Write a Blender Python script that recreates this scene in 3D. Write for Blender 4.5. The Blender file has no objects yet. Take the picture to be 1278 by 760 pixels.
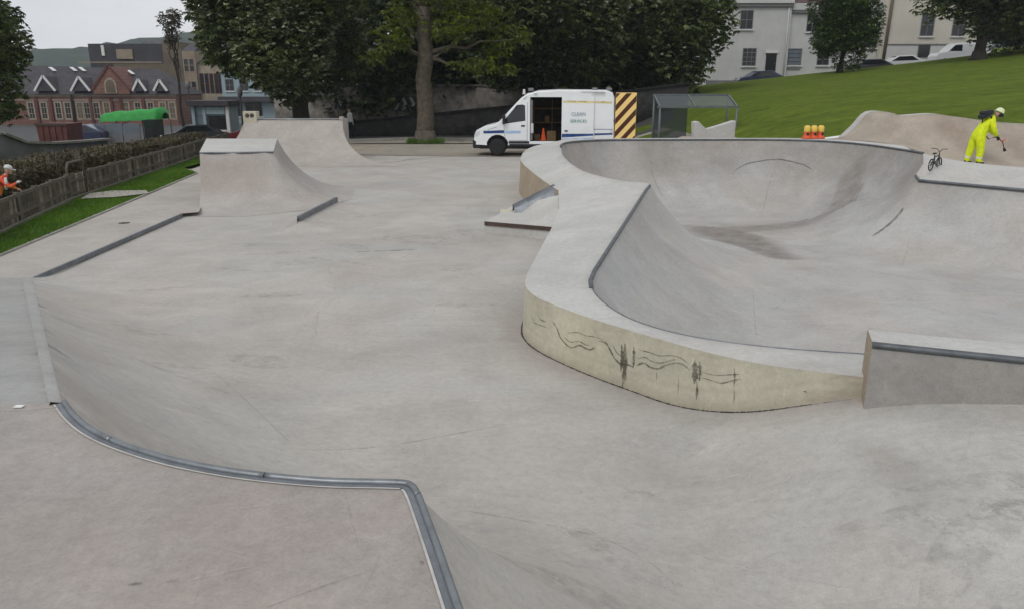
import bpy, bmesh, math, random
import numpy as np
from mathutils import Vector, Matrix
from mathutils.geometry import delaunay_2d_cdt
random.seed(7); RNG = np.random.default_rng(7)
R = math.radians
scene = bpy.context.scene
COL = scene.collection

# ------------------------------------------------------------------ camera, sky, sun, exposure
F = 960.0; PITCH = R(16.0); CAMZ = 3.0
cam = bpy.data.cameras.new('camera'); cam.sensor_width = 36.0; cam.sensor_fit = 'HORIZONTAL'
cam.lens = F / 1278.0 * 36.0; cam.clip_start = 0.05; cam.clip_end = 4000
cam_ob = bpy.data.objects.new('camera', cam); COL.objects.link(cam_ob)
cam_ob.location = (0, 0, CAMZ); cam_ob.rotation_euler = (R(90) - PITCH, 0, 0)
scene.camera = cam_ob

SUN_ELEV, SUN_ROT = R(50), R(-142)        # sun direction (rotation measured from +Y towards +X)
world = bpy.data.worlds.new('World'); scene.world = world; world.use_nodes = True
wt = world.node_tree; wt.nodes.clear()
w_out = wt.nodes.new('ShaderNodeOutputWorld'); w_bg = wt.nodes.new('ShaderNodeBackground')
w_sky = wt.nodes.new('ShaderNodeTexSky'); w_sky.sky_type = 'NISHITA'; w_sky.sun_disc = False
w_sky.sun_elevation = SUN_ELEV; w_sky.sun_rotation = SUN_ROT
w_sky.air_density = 1.0; w_sky.dust_density = 6.0; w_sky.ozone_density = 1.0
w_hsv = wt.nodes.new('ShaderNodeHueSaturation'); w_hsv.inputs['Saturation'].default_value = 0.10
# overcast: the sky's own brightness evened out by a uniform cloud deck with soft mottling
w_tc = wt.nodes.new('ShaderNodeTexCoord'); w_map = wt.nodes.new('ShaderNodeMapping')
w_map.inputs['Scale'].default_value = (1, 1, 3.5)
w_noise = wt.nodes.new('ShaderNodeTexNoise'); w_noise.inputs['Scale'].default_value = 2.2
w_noise.inputs['Detail'].default_value = 5
w_ramp = wt.nodes.new('ShaderNodeValToRGB')
w_ramp.color_ramp.elements[0].color = (6.9, 7.2, 7.6, 1); w_ramp.color_ramp.elements[0].position = .3
w_ramp.color_ramp.elements[1].color = (9.9, 10.1, 10.4, 1); w_ramp.color_ramp.elements[1].position = .7
w_mix = wt.nodes.new('ShaderNodeMixRGB'); w_mix.inputs['Fac'].default_value = 0.85
wt.links.new(w_sky.outputs[0], w_hsv.inputs['Color'])
wt.links.new(w_tc.outputs['Generated'], w_map.inputs[0]); wt.links.new(w_map.outputs[0], w_noise.inputs['Vector'])
wt.links.new(w_noise.outputs['Fac'], w_ramp.inputs[0])
wt.links.new(w_hsv.outputs[0], w_mix.inputs[1]); wt.links.new(w_ramp.outputs[0], w_mix.inputs[2])
wt.links.new(w_mix.outputs[0], w_bg.inputs['Color']); w_bg.inputs['Strength'].default_value = 0.10
wt.links.new(w_bg.outputs[0], w_out.inputs['Surface'])
sun = bpy.data.lights.new('sun', 'SUN'); sun.energy = 1.0; sun.angle = R(25); sun.color = (1, .97, .93)
sun_ob = bpy.data.objects.new('sun', sun); COL.objects.link(sun_ob)
sd = Vector((math.sin(SUN_ROT) * math.cos(SUN_ELEV), math.cos(SUN_ROT) * math.cos(SUN_ELEV), math.sin(SUN_ELEV)))
sun_ob.rotation_euler = (-sd).to_track_quat('-Z', 'Y').to_euler()
vs = scene.view_settings
vs.view_transform = 'Standard'; vs.look = 'None'; vs.gamma = 1.0; vs.exposure = 0.0; vs.use_curve_mapping = False
scene.cycles.max_bounces = 6

# ------------------------------------------------------------------ pixel helpers (a pixel gives a direction only)
SP, CP = math.sin(PITCH), math.cos(PITCH)
def ray(u, v):
    x = (u - 639.0) / F; y = (v - 380.0) / F
    return x, CP - y * SP, -SP - y * CP
def px(u, v, z=0.0):                       # where the ray meets height z
    x, dy, dz = ray(u, v); t = (z - CAMZ) / dz
    return (x * t, dy * t, z)
def pd(u, v, Y):                           # where the ray meets depth Y
    x, dy, dz = ray(u, v); t = Y / dy
    return (x * t, Y, CAMZ + dz * t)
def pxs(lst): return [px(*p) for p in lst]

# ------------------------------------------------------------------ object helpers
def tag(o, label=None, cat=None, group=None, kind=None):
    if label: o['label'] = label
    if cat: o['category'] = cat
    if group: o['group'] = group
    if kind: o['kind'] = kind
    return o
def thing(name, label, cat, loc=(0, 0, 0), rz=0.0, group=None):
    o = bpy.data.objects.new(name, None); COL.objects.link(o); o.location = loc; o.rotation_euler = (0, 0, rz)
    o.empty_display_size = .2
    return tag(o, label, cat, group)
def link(name, me, mat=None, parent=None, world=False):
    o = bpy.data.objects.new(name, me); COL.objects.link(o)
    if mat is not None and len(me.materials) == 0: me.materials.append(mat)
    if parent is not None:
        o.parent = parent
        if world:
            m = Matrix.Translation(parent.location) @ parent.rotation_euler.to_matrix().to_4x4()
            if parent.parent is not None:
                pp = parent.parent; m = Matrix.Translation(pp.location) @ pp.rotation_euler.to_matrix().to_4x4() @ m
            o.matrix_parent_inverse = m.inverted()
    return o
def dup(root, loc=None, rz=None, label=None, parent=None):
    r = root.copy(); COL.objects.link(r)
    if loc is not None: r.location = loc
    if rz is not None: r.rotation_euler = (0, 0, rz)
    if label: r['label'] = label
    if parent is not None: r.parent = parent
    for ch in list(root.children): dup(ch, parent=r)
    return r
def arr_mesh(name, verts, faces, smooth=False):
    verts = np.asarray(verts, dtype=np.float32).reshape(-1, 3); faces = np.asarray(faces, dtype=np.int32)
    n = faces.shape[1]; me = bpy.data.meshes.new(name)
    me.vertices.add(len(verts)); me.vertices.foreach_set('co', verts.ravel())
    me.loops.add(faces.size); me.loops.foreach_set('vertex_index', faces.ravel())
    me.polygons.add(len(faces)); me.polygons.foreach_set('loop_start', np.arange(0, faces.size, n, dtype=np.int32))
    if smooth: me.polygons.foreach_set('use_smooth', np.ones(len(faces), dtype=bool))
    me.update(calc_edges=True); me.validate()
    return me

class MB:
    """collects shapes; build() links them as one mesh object"""
    def __init__(s): s.bm = bmesh.new()
    def box(s, x0, x1, y0, y1, z0, z1, bev=0.0, mi=0):
        vs_ = [s.bm.verts.new(p) for p in ((x0,y0,z0),(x1,y0,z0),(x1,y1,z0),(x0,y1,z0),(x0,y0,z1),(x1,y0,z1),(x1,y1,z1),(x0,y1,z1))]
        fs = [s.bm.faces.new([vs_[i] for i in f]) for f in ((3,2,1,0),(4,5,6,7),(0,1,5,4),(1,2,6,5),(2,3,7,6),(3,0,4,7))]
        for f in fs: f.material_index = mi
        if bev > 0:
            es = set(e for f in fs for e in f.edges)
            bmesh.ops.bevel(s.bm, geom=list(es), offset=bev, segments=2, affect='EDGES', profile=.5)
        return s
    def beam(s, a, b, w, h, up=(0, 0, 1)):
        a, b = Vector(a), Vector(b); d = (b - a).normalized(); u = Vector(up); r = d.cross(u)
        if r.length < 1e-4: r = Vector((1, 0, 0))
        r.normalize(); u = r.cross(d).normalized()
        q = []
        for p in (a, b):
            for sx, sz in ((-1,-1),(1,-1),(1,1),(-1,1)): q.append(s.bm.verts.new(p + r*sx*w/2 + u*sz*h/2))
        for f in ((0,1,2,3),(7,6,5,4),(0,4,5,1),(1,5,6,2),(2,6,7,3),(3,7,4,0)): s.bm.faces.new([q[i] for i in f])
        return s
    def tube(s, pts, r, n=8, cap=True, smooth=True):
        pts = [Vector(p) for p in pts]; rr = r if isinstance(r, (list, tuple)) else [r]*len(pts); rings = []
        dd = (pts[-1]-pts[0]); ref = Vector((1, 0, 0)) if dd.length > 0 and abs(dd.normalized().z) > .8 else Vector((0, 0, 1))
        for i, p in enumerate(pts):
            d = (pts[min(i+1, len(pts)-1)] - pts[max(i-1, 0)]).normalized()
            a = d.cross(ref)
            if a.length < .05: a = d.cross(Vector((1, 0, 0)))
            a.normalize(); b = a.cross(d)
            rings.append([s.bm.verts.new(p + (a*math.cos(2*math.pi*k/n) + b*math.sin(2*math.pi*k/n))*rr[i]) for k in range(n)])
        for i in range(len(rings)-1):
            for k in range(n):
                f = s.bm.faces.new((rings[i][k], rings[i][(k+1)%n], rings[i+1][(k+1)%n], rings[i+1][k])); f.smooth = smooth
        if cap:
            s.bm.faces.new(rings[0][::-1]); s.bm.faces.new(rings[-1])
        return s
    def lathe(s, prof, n=16, c=(0, 0, 0), axis='Z', smooth=True):
        rings = []
        for r_, h in prof:
            ring = []
            for k in range(n):
                a = 2*math.pi*k/n; x, y = r_*math.cos(a), r_*math.sin(a)
                p = (x, y, h) if axis == 'Z' else ((x, h, y) if axis == 'Y' else (h, x, y))
                ring.append(s.bm.verts.new((p[0]+c[0], p[1]+c[1], p[2]+c[2])))
            rings.append(ring)
        for i in range(len(rings)-1):
            for k in range(n):
                f = s.bm.faces.new((rings[i][k], rings[i][(k+1)%n], rings[i+1][(k+1)%n], rings[i+1][k])); f.smooth = smooth
        if prof[0][0] > 1e-5: s.bm.faces.new(rings[0][::-1])
        if prof[-1][0] > 1e-5: s.bm.faces.new(rings[-1])
        return s
    def prism(s, poly, axis, a, b, bev=0.0):
        """poly of 2D points extruded along axis from a to b"""
        def P(p, h): return {'X': (h, p[0], p[1]), 'Y': (p[0], h, p[1]), 'Z': (p[0], p[1], h)}[axis]
        q0 = [s.bm.verts.new(P(p, a)) for p in poly]; q1 = [s.bm.verts.new(P(p, b)) for p in poly]
        fs = [s.bm.faces.new(q0[::-1]), s.bm.faces.new(q1)]; n = len(poly)
        for i in range(n): fs.append(s.bm.faces.new((q0[i], q0[(i+1)%n], q1[(i+1)%n], q1[i])))
        if bev > 0: bmesh.ops.bevel(s.bm, geom=list(set(e for f in fs for e in f.edges)), offset=bev, segments=2, affect='EDGES', profile=.5)
        return s
    def quad(s, *ps):
        s.bm.faces.new([s.bm.verts.new(p) for p in ps]); return s
    def ell(s, c, r, u=16, v=10):
        m = Matrix.Translation(c) @ Matrix.Diagonal((r[0], r[1], r[2], 1))
        g = bmesh.ops.create_uvsphere(s.bm, u_segments=u, v_segments=v, radius=1, matrix=m)
        for vt in g['verts']:
            for f in vt.link_faces: f.smooth = True
        return s
    def mesh(s, name):
        bmesh.ops.recalc_face_normals(s.bm, faces=s.bm.faces)
        me = bpy.data.meshes.new(name); s.bm.to_mesh(me); s.bm.free(); return me
    def build(s, name, mat, parent=None, world=False):
        return link(name, s.mesh(name), mat, parent, world)

# ------------------------------------------------------------------ materials
def mat(name, col, rough=.8, metal=0.0, var=0.0, scale=3.0, bump=0.0, bscale=30.0, spec=.3, col2=None, emit=None, trans=0.0, coat=0.0, alpha=None):
    m = bpy.data.materials.new(name); m.use_nodes = True; nt = m.node_tree; b = nt.nodes['Principled BSDF']
    b.inputs['Base Color'].default_value = (*col, 1); b.inputs['Roughness'].default_value = rough
    b.inputs['Metallic'].default_value = metal; b.inputs['Specular IOR Level'].default_value = spec
    b.inputs['Coat Weight'].default_value = coat
    if trans: b.inputs['Transmission Weight'].default_value = trans
    if alpha is not None: b.inputs['Alpha'].default_value = alpha
    if var > 0 or col2:
        tc = nt.nodes.new('ShaderNodeTexCoord'); n = nt.nodes.new('ShaderNodeTexNoise')
        n.inputs['Scale'].default_value = scale; n.inputs['Detail'].default_value = 6; n.inputs['Roughness'].default_value = .65
        r_ = nt.nodes.new('ShaderNodeValToRGB'); r_.color_ramp.elements[0].position = .3; r_.color_ramp.elements[1].position = .72
        c2 = col2 or tuple(c*(1+var) for c in col); c1 = tuple(c*(1-var) for c in col) if not col2 else col
        r_.color_ramp.elements[0].color = (*c1, 1); r_.color_ramp.elements[1].color = (*c2, 1)
        nt.links.new(tc.outputs['Object'], n.inputs['Vector']); nt.links.new(n.outputs['Fac'], r_.inputs[0])
        nt.links.new(r_.outputs[0], b.inputs['Base Color'])
    if bump > 0:
        tc = nt.nodes.new('ShaderNodeTexCoord'); n2 = nt.nodes.new('ShaderNodeTexNoise')
        n2.inputs['Scale'].default_value = bscale; n2.inputs['Detail'].default_value = 4
        bp = nt.nodes.new('ShaderNodeBump'); bp.inputs['Strength'].default_value = bump; bp.inputs['Distance'].default_value = .02
        nt.links.new(tc.outputs['Object'], n2.inputs['Vector']); nt.links.new(n2.outputs['Fac'], bp.inputs['Height'])
        nt.links.new(bp.outputs[0], b.inputs['Normal'])
    return m

def concrete(name, base, warm, dark=.78, patch=.45, streak=(1, 1, 1), seed=0.0, stain=False, stain_col=(.19, .15, .125), spot=.5):
    m = bpy.data.materials.new(name); m.use_nodes = True; nt = m.node_tree; N = nt.nodes; L = nt.links
    b = N['Principled BSDF']; b.inputs['Roughness'].default_value = .72; b.inputs['Specular IOR Level'].default_value = .3
    geo = N.new('ShaderNodeNewGeometry'); mp = N.new('ShaderNodeMapping'); mp.inputs['Location'].default_value = (seed, seed*.7, seed*.3)
    L.new(geo.outputs['Position'], mp.inputs['Vector'])
    def noise(sc, det, ro, scale=(1, 1, 1), dist=0.0):
        q = N.new('ShaderNodeMapping'); q.inputs['Scale'].default_value = scale; L.new(mp.outputs[0], q.inputs['Vector'])
        t = N.new('ShaderNodeTexNoise'); t.inputs['Scale'].default_value = sc; t.inputs['Detail'].default_value = det
        t.inputs['Roughness'].default_value = ro; t.inputs['Distortion'].default_value = dist
        L.new(q.outputs[0], t.inputs['Vector']); return t.outputs['Fac']
    def ramp(fac, p0, p1, c0, c1):
        r_ = N.new('ShaderNodeValToRGB'); r_.color_ramp.elements[0].position = p0; r_.color_ramp.elements[1].position = p1
        r_.color_ramp.elements[0].color = (*c0, 1); r_.color_ramp.elements[1].color = (*c1, 1); L.new(fac, r_.inputs[0]); return r_.outputs[0]
    def mixc(kind, f, a, c):
        x = N.new('ShaderNodeMixRGB'); x.blend_type = kind
        if isinstance(f, float): x.inputs[0].default_value = f
        else: L.new(f, x.inputs[0])
        for i, s in ((1, a), (2, c)):
            if isinstance(s, tuple): x.inputs[i].default_value = (*s, 1)
            else: L.new(s, x.inputs[i])
        return x.outputs[0]
    c = ramp(noise(.32, 4, .55, dist=.6), .36, .66, base, warm)                                  # broad warm / cool pours
    c = mixc('MULTIPLY', patch, c, ramp(noise(1.3, 7, .62, dist=.8), .32, .7, (dark,)*3, (1.12,)*3))      # blotches
    c = mixc('MULTIPLY', .22, c, ramp(noise(2.2, 6, .72, scale=(streak[0], streak[1], streak[2])), .3, .72, (.80,)*3, (1.12,)*3))
    c = mixc('MULTIPLY', .55, c, ramp(noise(.55, 3, .5, dist=1.2), .35, .68, (.86, .855, .85), (1.10, 1.10, 1.09)))      # soft metre-wide tone patches  # trowel streaks
    c = mixc('MULTIPLY', spot, c, ramp(noise(14, 5, .7), .3, .62, (.74,)*3, (1.06,)*3))
    c = mixc('MULTIPLY', .6, c, ramp(noise(75, 3, .7), .25, .6, (.72,)*3, (1.04,)*3))                  # aggregate speckle
    # pale scuffs
    sc = ramp(noise(1.7, 8, .75, scale=(1, 2.6, 1), dist=1.2), .615, .70, (0, 0, 0), (1, 1, 1))
    c = mixc('MIX', mixc('MULTIPLY', 1.0, sc, (.38, .38, .38)), c, tuple(min(1, k*1.35) for k in base))
    # dark pock marks
    vo = N.new('ShaderNodeTexVoronoi'); vo.inputs['Scale'].default_value = 2.1; L.new(mp.outputs[0], vo.inputs['Vector'])
    c = mixc('MULTIPLY', .55, c, ramp(vo.outputs['Distance'], .018, .03, (.5,)*3, (1, 1, 1)))
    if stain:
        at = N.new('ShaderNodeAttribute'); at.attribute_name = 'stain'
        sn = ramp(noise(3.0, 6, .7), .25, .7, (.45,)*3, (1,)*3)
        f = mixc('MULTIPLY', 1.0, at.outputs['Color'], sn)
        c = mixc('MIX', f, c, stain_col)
    L.new(c, b.inputs['Base Color'])
    bp = N.new('ShaderNodeBump'); bp.inputs['Strength'].default_value = .25; bp.inputs['Distance'].default_value = .008
    L.new(noise(55, 5, .7), bp.inputs['Height'])
    bp2 = N.new('ShaderNodeBump'); bp2.inputs['Strength'].default_value = .25; bp2.inputs['Distance'].default_value = .03
    L.new(noise(1.6, 4, .6), bp2.inputs['Height']); L.new(bp.outputs[0], bp2.inputs['Normal'])
    L.new(bp2.outputs[0], b.inputs['Normal'])
    rr = ramp(noise(2.6, 5, .6), .3, .7, (.58,)*3, (.85,)*3); L.new(rr, b.inputs['Roughness'])
    return m

def leaf_mat(name, c1, c2, c3, trans=.25):
    m = bpy.data.materials.new(name); m.use_nodes = True; nt = m.node_tree; N = nt.nodes; L = nt.links
    b = N['Principled BSDF']; b.inputs['Roughness'].default_value = .38; b.inputs['Specular IOR Level'].default_value = .5
    g = N.new('ShaderNodeNewGeometry'); r_ = N.new('ShaderNodeValToRGB'); e = r_.color_ramp.elements
    e[0].color = (*c1, 1); e[1].color = (*c3, 1); k = e.new(.55); k.color = (*c2, 1)
    L.new(g.outputs['Random Per Island'], r_.inputs[0])
    n = N.new('ShaderNodeTexNoise'); n.inputs['Scale'].default_value = .55; n.inputs['Detail'].default_value = 3
    L.new(g.outputs['Position'], n.inputs['Vector'])
    r2 = N.new('ShaderNodeValToRGB'); r2.color_ramp.elements[0].position = .35; r2.color_ramp.elements[1].position = .65
    r2.color_ramp.elements[0].color = (.7, .72, .7, 1); r2.color_ramp.elements[1].color = (1.2, 1.18, 1.0, 1)
    L.new(n.outputs['Fac'], r2.inputs[0])
    mx = N.new('ShaderNodeMixRGB'); mx.blend_type = 'MULTIPLY'; mx.inputs[0].default_value = 1
    L.new(r_.outputs[0], mx.inputs[1]); L.new(r2.outputs[0], mx.inputs[2]); L.new(mx.outputs[0], b.inputs['Base Color'])
    tr = N.new('ShaderNodeBsdfTranslucent'); L.new(mx.outputs[0], tr.inputs['Color'])
    ms = N.new('ShaderNodeMixShader'); ms.inputs[0].default_value = trans
    L.new(b.outputs[0], ms.inputs[1]); L.new(tr.outputs[0], ms.inputs[2]); L.new(ms.outputs[0], N['Material Output'].inputs['Surface'])
    return m

def brick_mat(name, c1, c2, mortar, scale=1.0):
    m = bpy.data.materials.new(name); m.use_nodes = True; nt = m.node_tree; N = nt.nodes; L = nt.links
    b = N['Principled BSDF']; b.inputs['Roughness'].default_value = .85
    tc = N.new('ShaderNodeTexCoord'); mp = N.new('ShaderNodeMapping'); mp.inputs['Rotation'].default_value = (R(90), 0, 0)
    br = N.new('ShaderNodeTexBrick'); br.inputs['Scale'].default_value = scale
    br.inputs['Color1'].default_value = (*c1, 1); br.inputs['Color2'].default_value = (*c2, 1); br.inputs['Mortar'].default_value = (*mortar, 1)
    br.inputs['Mortar Size'].default_value = .02; br.inputs['Brick Width'].default_value = .9; br.inputs['Row Height'].default_value = .35
    L.new(tc.outputs['Object'], mp.inputs[0]); L.new(mp.outputs[0], br.inputs['Vector'])
    n = N.new('ShaderNodeTexNoise'); n.inputs['Scale'].default_value = .8; n.inputs['Detail'].default_value = 5; L.new(tc.outputs['Object'], n.inputs['Vector'])
    r_ = N.new('ShaderNodeValToRGB'); r_.color_ramp.elements[0].color = (.6, .6, .6, 1); r_.color_ramp.elements[1].color = (1.2, 1.2, 1.2, 1)
    L.new(n.outputs['Fac'], r_.inputs[0])
    mx = N.new('ShaderNodeMixRGB'); mx.blend_type = 'MULTIPLY'; mx.inputs[0].default_value = 1
    L.new(br.outputs['Color'], mx.inputs[1]); L.new(r_.outputs[0], mx.inputs[2]); L.new(mx.outputs[0], b.inputs['Base Color'])
    return m

M = {}
M['floor'] = concrete('floor_concrete', (.43, .42, .395), (.445, .405, .37), streak=(.35, 2.2, 1), stain=True)
M['deck'] = concrete('deck_concrete', (.345, .335, .32), (.36, .32, .295), seed=11.0, streak=(1, .5, 1), stain=True)
M['arm'] = concrete('ramp_deck_concrete', (.345, .345, .335), (.36, .35, .33), seed=31.0, stain=True)
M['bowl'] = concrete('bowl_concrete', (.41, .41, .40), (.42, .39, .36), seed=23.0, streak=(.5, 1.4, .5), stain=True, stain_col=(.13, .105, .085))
M['coping_slab'] = concrete('bowl_deck_concrete', (.50, .495, .475), (.48, .465, .44), seed=41.0, patch=.3, stain=True)
M['hip'] = concrete('hip_concrete', (.40, .38, .36), (.41, .375, .345), seed=57.0, streak=(1, 1, .4), stain=True, stain_col=(.27, .22, .19))
M['slab'] = concrete('path_concrete', (.40, .365, .335), (.41, .38, .345), seed=71.0, stain=True)
M['bank'] = concrete('bank_concrete', (.40, .345, .285), (.41, .36, .31), seed=83.0, stain=True, patch=.7, stain_col=(.2, .145, .11))
M['block'] = concrete('block_concrete', (.325, .32, .31), (.33, .31, .285), seed=91.0, dark=.7)
M['cream'] = concrete('cream_wall', (.56, .53, .405), (.52, .49, .40), seed=13.0, dark=.7, streak=(1, 1, .25), stain=True, stain_col=(.30, .26, .2))
M['tanwall'] = concrete('tan_wall', (.42, .345, .25), (.40, .34, .26), seed=17.0, dark=.65, streak=(1, 1, .25))
M['paving'] = concrete('paving_tan', (.35, .305, .245), (.34, .32, .28), seed=7.0, dark=.7, stain=True)
M['steel'] = mat('galvanised_steel', (.21, .225, .24), .42, .7, var=.28, scale=9)
M['steel_dark'] = mat('dull_steel', (.13, .14, .15), .5, .6, var=.3, scale=7)
M['steel_edge'] = mat('worn_steel_edge', (.19, .205, .225), .45, .6, var=.3, scale=6)
M['rust'] = mat('rusty_steel', (.085, .06, .05), .75, .3, var=.3, scale=8)
def soft_mark(name, col, lo, hi, a):
    m = mat(name, col, .9, var=.2, scale=9); nt = m.node_tree; b = nt.nodes['Principled BSDF']; g = nt.nodes.new('ShaderNodeNewGeometry'); n = nt.nodes.new('ShaderNodeTexNoise'); n.inputs['Scale'].default_value = 6; n.inputs['Detail'].default_value = 6; n.inputs['Roughness'].default_value = .75
    r_ = nt.nodes.new('ShaderNodeMapRange'); r_.inputs[1].default_value = lo; r_.inputs[2].default_value = hi; r_.inputs[3].default_value = 0; r_.inputs[4].default_value = a
    nt.links.new(g.outputs['Position'], n.inputs['Vector']); nt.links.new(n.outputs['Fac'], r_.inputs[0]); nt.links.new(r_.outputs[0], b.inputs['Alpha']); return m
M['joint_soft'] = soft_mark('joint_soft', (.20, .19, .175), .38, .62, .38)
M['pale'] = soft_mark('pale_scuff', (.55, .535, .51), .42, .66, .55)
M['joint'] = soft_mark('joint_filler', (.13, .125, .115), .25, .6, .62)
M['grout'] = mat('grout', (.43, .42, .40), .85, var=.2, scale=9)
M['paint_dark'] = soft_mark('graffiti_paint', (.105, .095, .07), .30, .60, .78)
M['tar'] = mat('dark_mark', (.05, .042, .038), .8, var=.3)
M['grass'] = mat('grass', (.075, .155, .018), .9, col2=(.125, .215, .028), scale=.9, bump=.6, bscale=60)
M['grass_far'] = mat('hill_grass', (.060, .094, .012), 1.0, col2=(.108, .145, .022), scale=2.2, bump=.9, bscale=14, spec=.05)
nt = M['grass_far'].node_tree; _b = nt.nodes['Principled BSDF']; _src = _b.inputs['Base Color'].links[0].from_socket; _tc = nt.nodes.new('ShaderNodeTexCoord'); _mp = nt.nodes.new('ShaderNodeMapping'); _mp.inputs['Rotation'].default_value = (0, 0, R(-14)); _mp.inputs['Scale'].default_value = (.4, 1.3, 1)
_n = nt.nodes.new('ShaderNodeTexNoise'); _n.inputs['Scale'].default_value = .9; _n.inputs['Detail'].default_value = 7; _n.inputs['Roughness'].default_value = .7; _r = nt.nodes.new('ShaderNodeValToRGB'); _r.color_ramp.elements[0].position = .35; _r.color_ramp.elements[1].position = .66
_r.color_ramp.elements[0].color = (.72, .74, .7, 1); _r.color_ramp.elements[1].color = (1.3, 1.22, 1.1, 1); _m = nt.nodes.new('ShaderNodeMixRGB'); _m.blend_type = 'MULTIPLY'; _m.inputs[0].default_value = .9
nt.links.new(_tc.outputs['Object'], _mp.inputs[0]); nt.links.new(_mp.outputs[0], _n.inputs['Vector']); nt.links.new(_n.outputs['Fac'], _r.inputs[0]); nt.links.new(_src, _m.inputs[1]); nt.links.new(_r.outputs[0], _m.inputs[2]); nt.links.new(_m.outputs[0], _b.inputs['Base Color'])
M['asphalt'] = mat('asphalt', (.055, .054, .052), .9, var=.25, scale=2.5, bump=.3, bscale=40)
M['street'] = mat('street_asphalt', (.07, .07, .072), .9, var=.2, scale=1.2)
M['bark'] = mat('bark_pale', (.095, .08, .06), .95, var=.45, scale=5, bump=1.0, bscale=12)
M['bark_dark'] = mat('bark_dark', (.035, .03, .025), .95, var=.4, scale=5, bump=.8, bscale=12)
M['leaf_dark'] = leaf_mat('chestnut_leaves', (.042, .066, .02), (.09, .13, .04), (.20, .24, .12))
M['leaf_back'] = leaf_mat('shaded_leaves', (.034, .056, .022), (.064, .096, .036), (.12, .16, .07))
M['leaf_lime'] = leaf_mat('lime_leaves', (.07, .105, .012), (.115, .155, .016), (.17, .21, .03), .45)
M['leaf_mid'] = leaf_mat('bush_leaves', (.028, .062, .011), (.058, .11, .02), (.11, .17, .035))
M['leaf_hedge'] = leaf_mat('hedge_leaves', (.05, .046, .02), (.085, .074, .036), (.15, .12, .07))
M['blossom_glints'] = leaf_mat('blossom_glints', (.2, .23, .14), (.38, .40, .28), (.62, .63, .52))  # pale flowers, also sky highlights on the leaves painted as pale clusters
M['wood_fence'] = mat('weathered_boards', (.11, .092, .072), .9, var=.5, scale=3.5, bump=.5, bscale=20)
M['wood_light'] = mat('bleached_boards', (.19, .165, .135), .9, var=.4, scale=3.5, bump=.5, bscale=20)
M['wood_old'] = mat('mossy_boards', (.075, .075, .05), .9, var=.5, scale=3.5)
M['wood_rail'] = mat('weathered_rail', (.10, .088, .072), .9, var=.3, scale=4)
M['white_paint'] = mat('van_white', (.74, .76, .77), .35, coat=.3, var=.05, scale=2)
M['black_plastic'] = mat('black_plastic', (.022, .022, .025), .6)
M['tyre'] = mat('tyre', (.02, .02, .021), .85)
M['rim'] = mat('wheel_rim', (.22, .225, .24), .45, .3)
M['glass'] = mat('vehicle_glass', (.012, .015, .018), .08, spec=.6)
M['interior'] = mat('van_interior', (.035, .03, .026), .9, var=.4)
M['ply'] = mat('van_ply_shelf', (.14, .085, .04), .8, var=.3)
M['blue'] = mat('livery_blue', (.02, .06, .20), .4)
M['lightblue'] = mat('livery_pale_blue', (.33, .48, .68), .4)
M['gold'] = mat('livery_gold', (.62, .52, .22), .4)
M['green_text'] = mat('livery_green', (.10, .30, .24), .5)
M['grey_text'] = mat('livery_grey', (.20, .25, .33), .5)
M['yellow'] = mat('chevron_yellow', (.88, .62, .22), .5, spec=.4)
M['brown'] = mat('chevron_dark', (.07, .022, .01), .5)
M['lamp_red'] = mat('tail_lamp', (.3, .02, .015), .3)
M['lamp_clear'] = mat('head_lamp', (.6, .62, .65), .15, spec=.6)
M['hivis'] = mat('hi_vis_yellow', (.62, .72, .012), .7, var=.18, scale=9)
M['reflective'] = mat('reflective_tape', (.62, .62, .55), .4)
M['boot'] = mat('dark_boot', (.03, .026, .022), .7)
M['skin'] = mat('skin', (.45, .28, .2), .55)
M['dark_cloth'] = mat('dark_cloth', (.02, .022, .03), .8)
M['navy'] = mat('navy_trousers', (.02, .022, .04), .85)
M['white_cloth'] = mat('white_cloth', (.55, .55, .54), .8)
M['red_cloth'] = mat('red_jacket', (.62, .085, .04), .75, var=.2, scale=8)
M['orange_cloth'] = mat('orange_cloth', (.55, .18, .03), .75)
M['helmet'] = mat('pale_helmet', (.62, .68, .42), .35)
M['hair'] = mat('hair', (.03, .02, .015), .8)
M['lance'] = mat('lance_metal', (.25, .06, .04), .5, .3)
M['orange'] = mat('cone_orange', (.62, .09, .03), .55, var=.1)
M['lamp_yellow'] = mat('amber_lens', (.72, .50, .10), .3)
M['cream_paint'] = mat('house_render', (.50, .50, .485), .85, var=.1, scale=.7)
M['cream_paint2'] = mat('house_render_cream', (.52, .49, .42), .85, var=.1, scale=.5)
M['grey_trim'] = mat('grey_trim', (.16, .155, .16), .8)
M['white_trim'] = mat('white_trim', (.62, .62, .61), .6)
M['slate'] = mat('slate_roof', (.055, .05, .058), .75, var=.35, scale=1.4)
M['purple_slate'] = mat('purple_slate', (.09, .055, .06), .75, var=.3, scale=2)
M['pane'] = mat('window_pane', (.02, .022, .025), .15, spec=.5)
M['door_black'] = mat('black_door', (.015, .015, .016), .5)
M['brick_red'] = brick_mat('red_brick', (.20, .085, .065), (.16, .07, .055), (.2, .15, .12), .8)
M['stone_pale'] = mat('dressed_stone', (.30, .255, .20), .85, var=.25, scale=1.2)
M['stone_buff'] = mat('buff_stone', (.25, .2, .15), .85, var=.2, scale=1)
M['dark_clad'] = mat('dark_cladding', (.045, .042, .05), .8, var=.3, scale=.3)
M['brown_brick'] = mat('brown_brick', (.12, .095, .07), .9, var=.25, scale=.5)
M['wall_stone'] = mat('grey_stone_wall', (.20, .185, .165), .9, var=.5, scale=2.2, bump=1.0, bscale=4)
M['wall_shade'] = mat('shade_wall', (.032, .031, .029), .95, var=.5, scale=2.6, bump=1.0, bscale=4)  # shade of the slope under the trees put into the wall colour
M['wall_cap'] = mat('wall_cap', (.012, .012, .012), .9)
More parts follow.
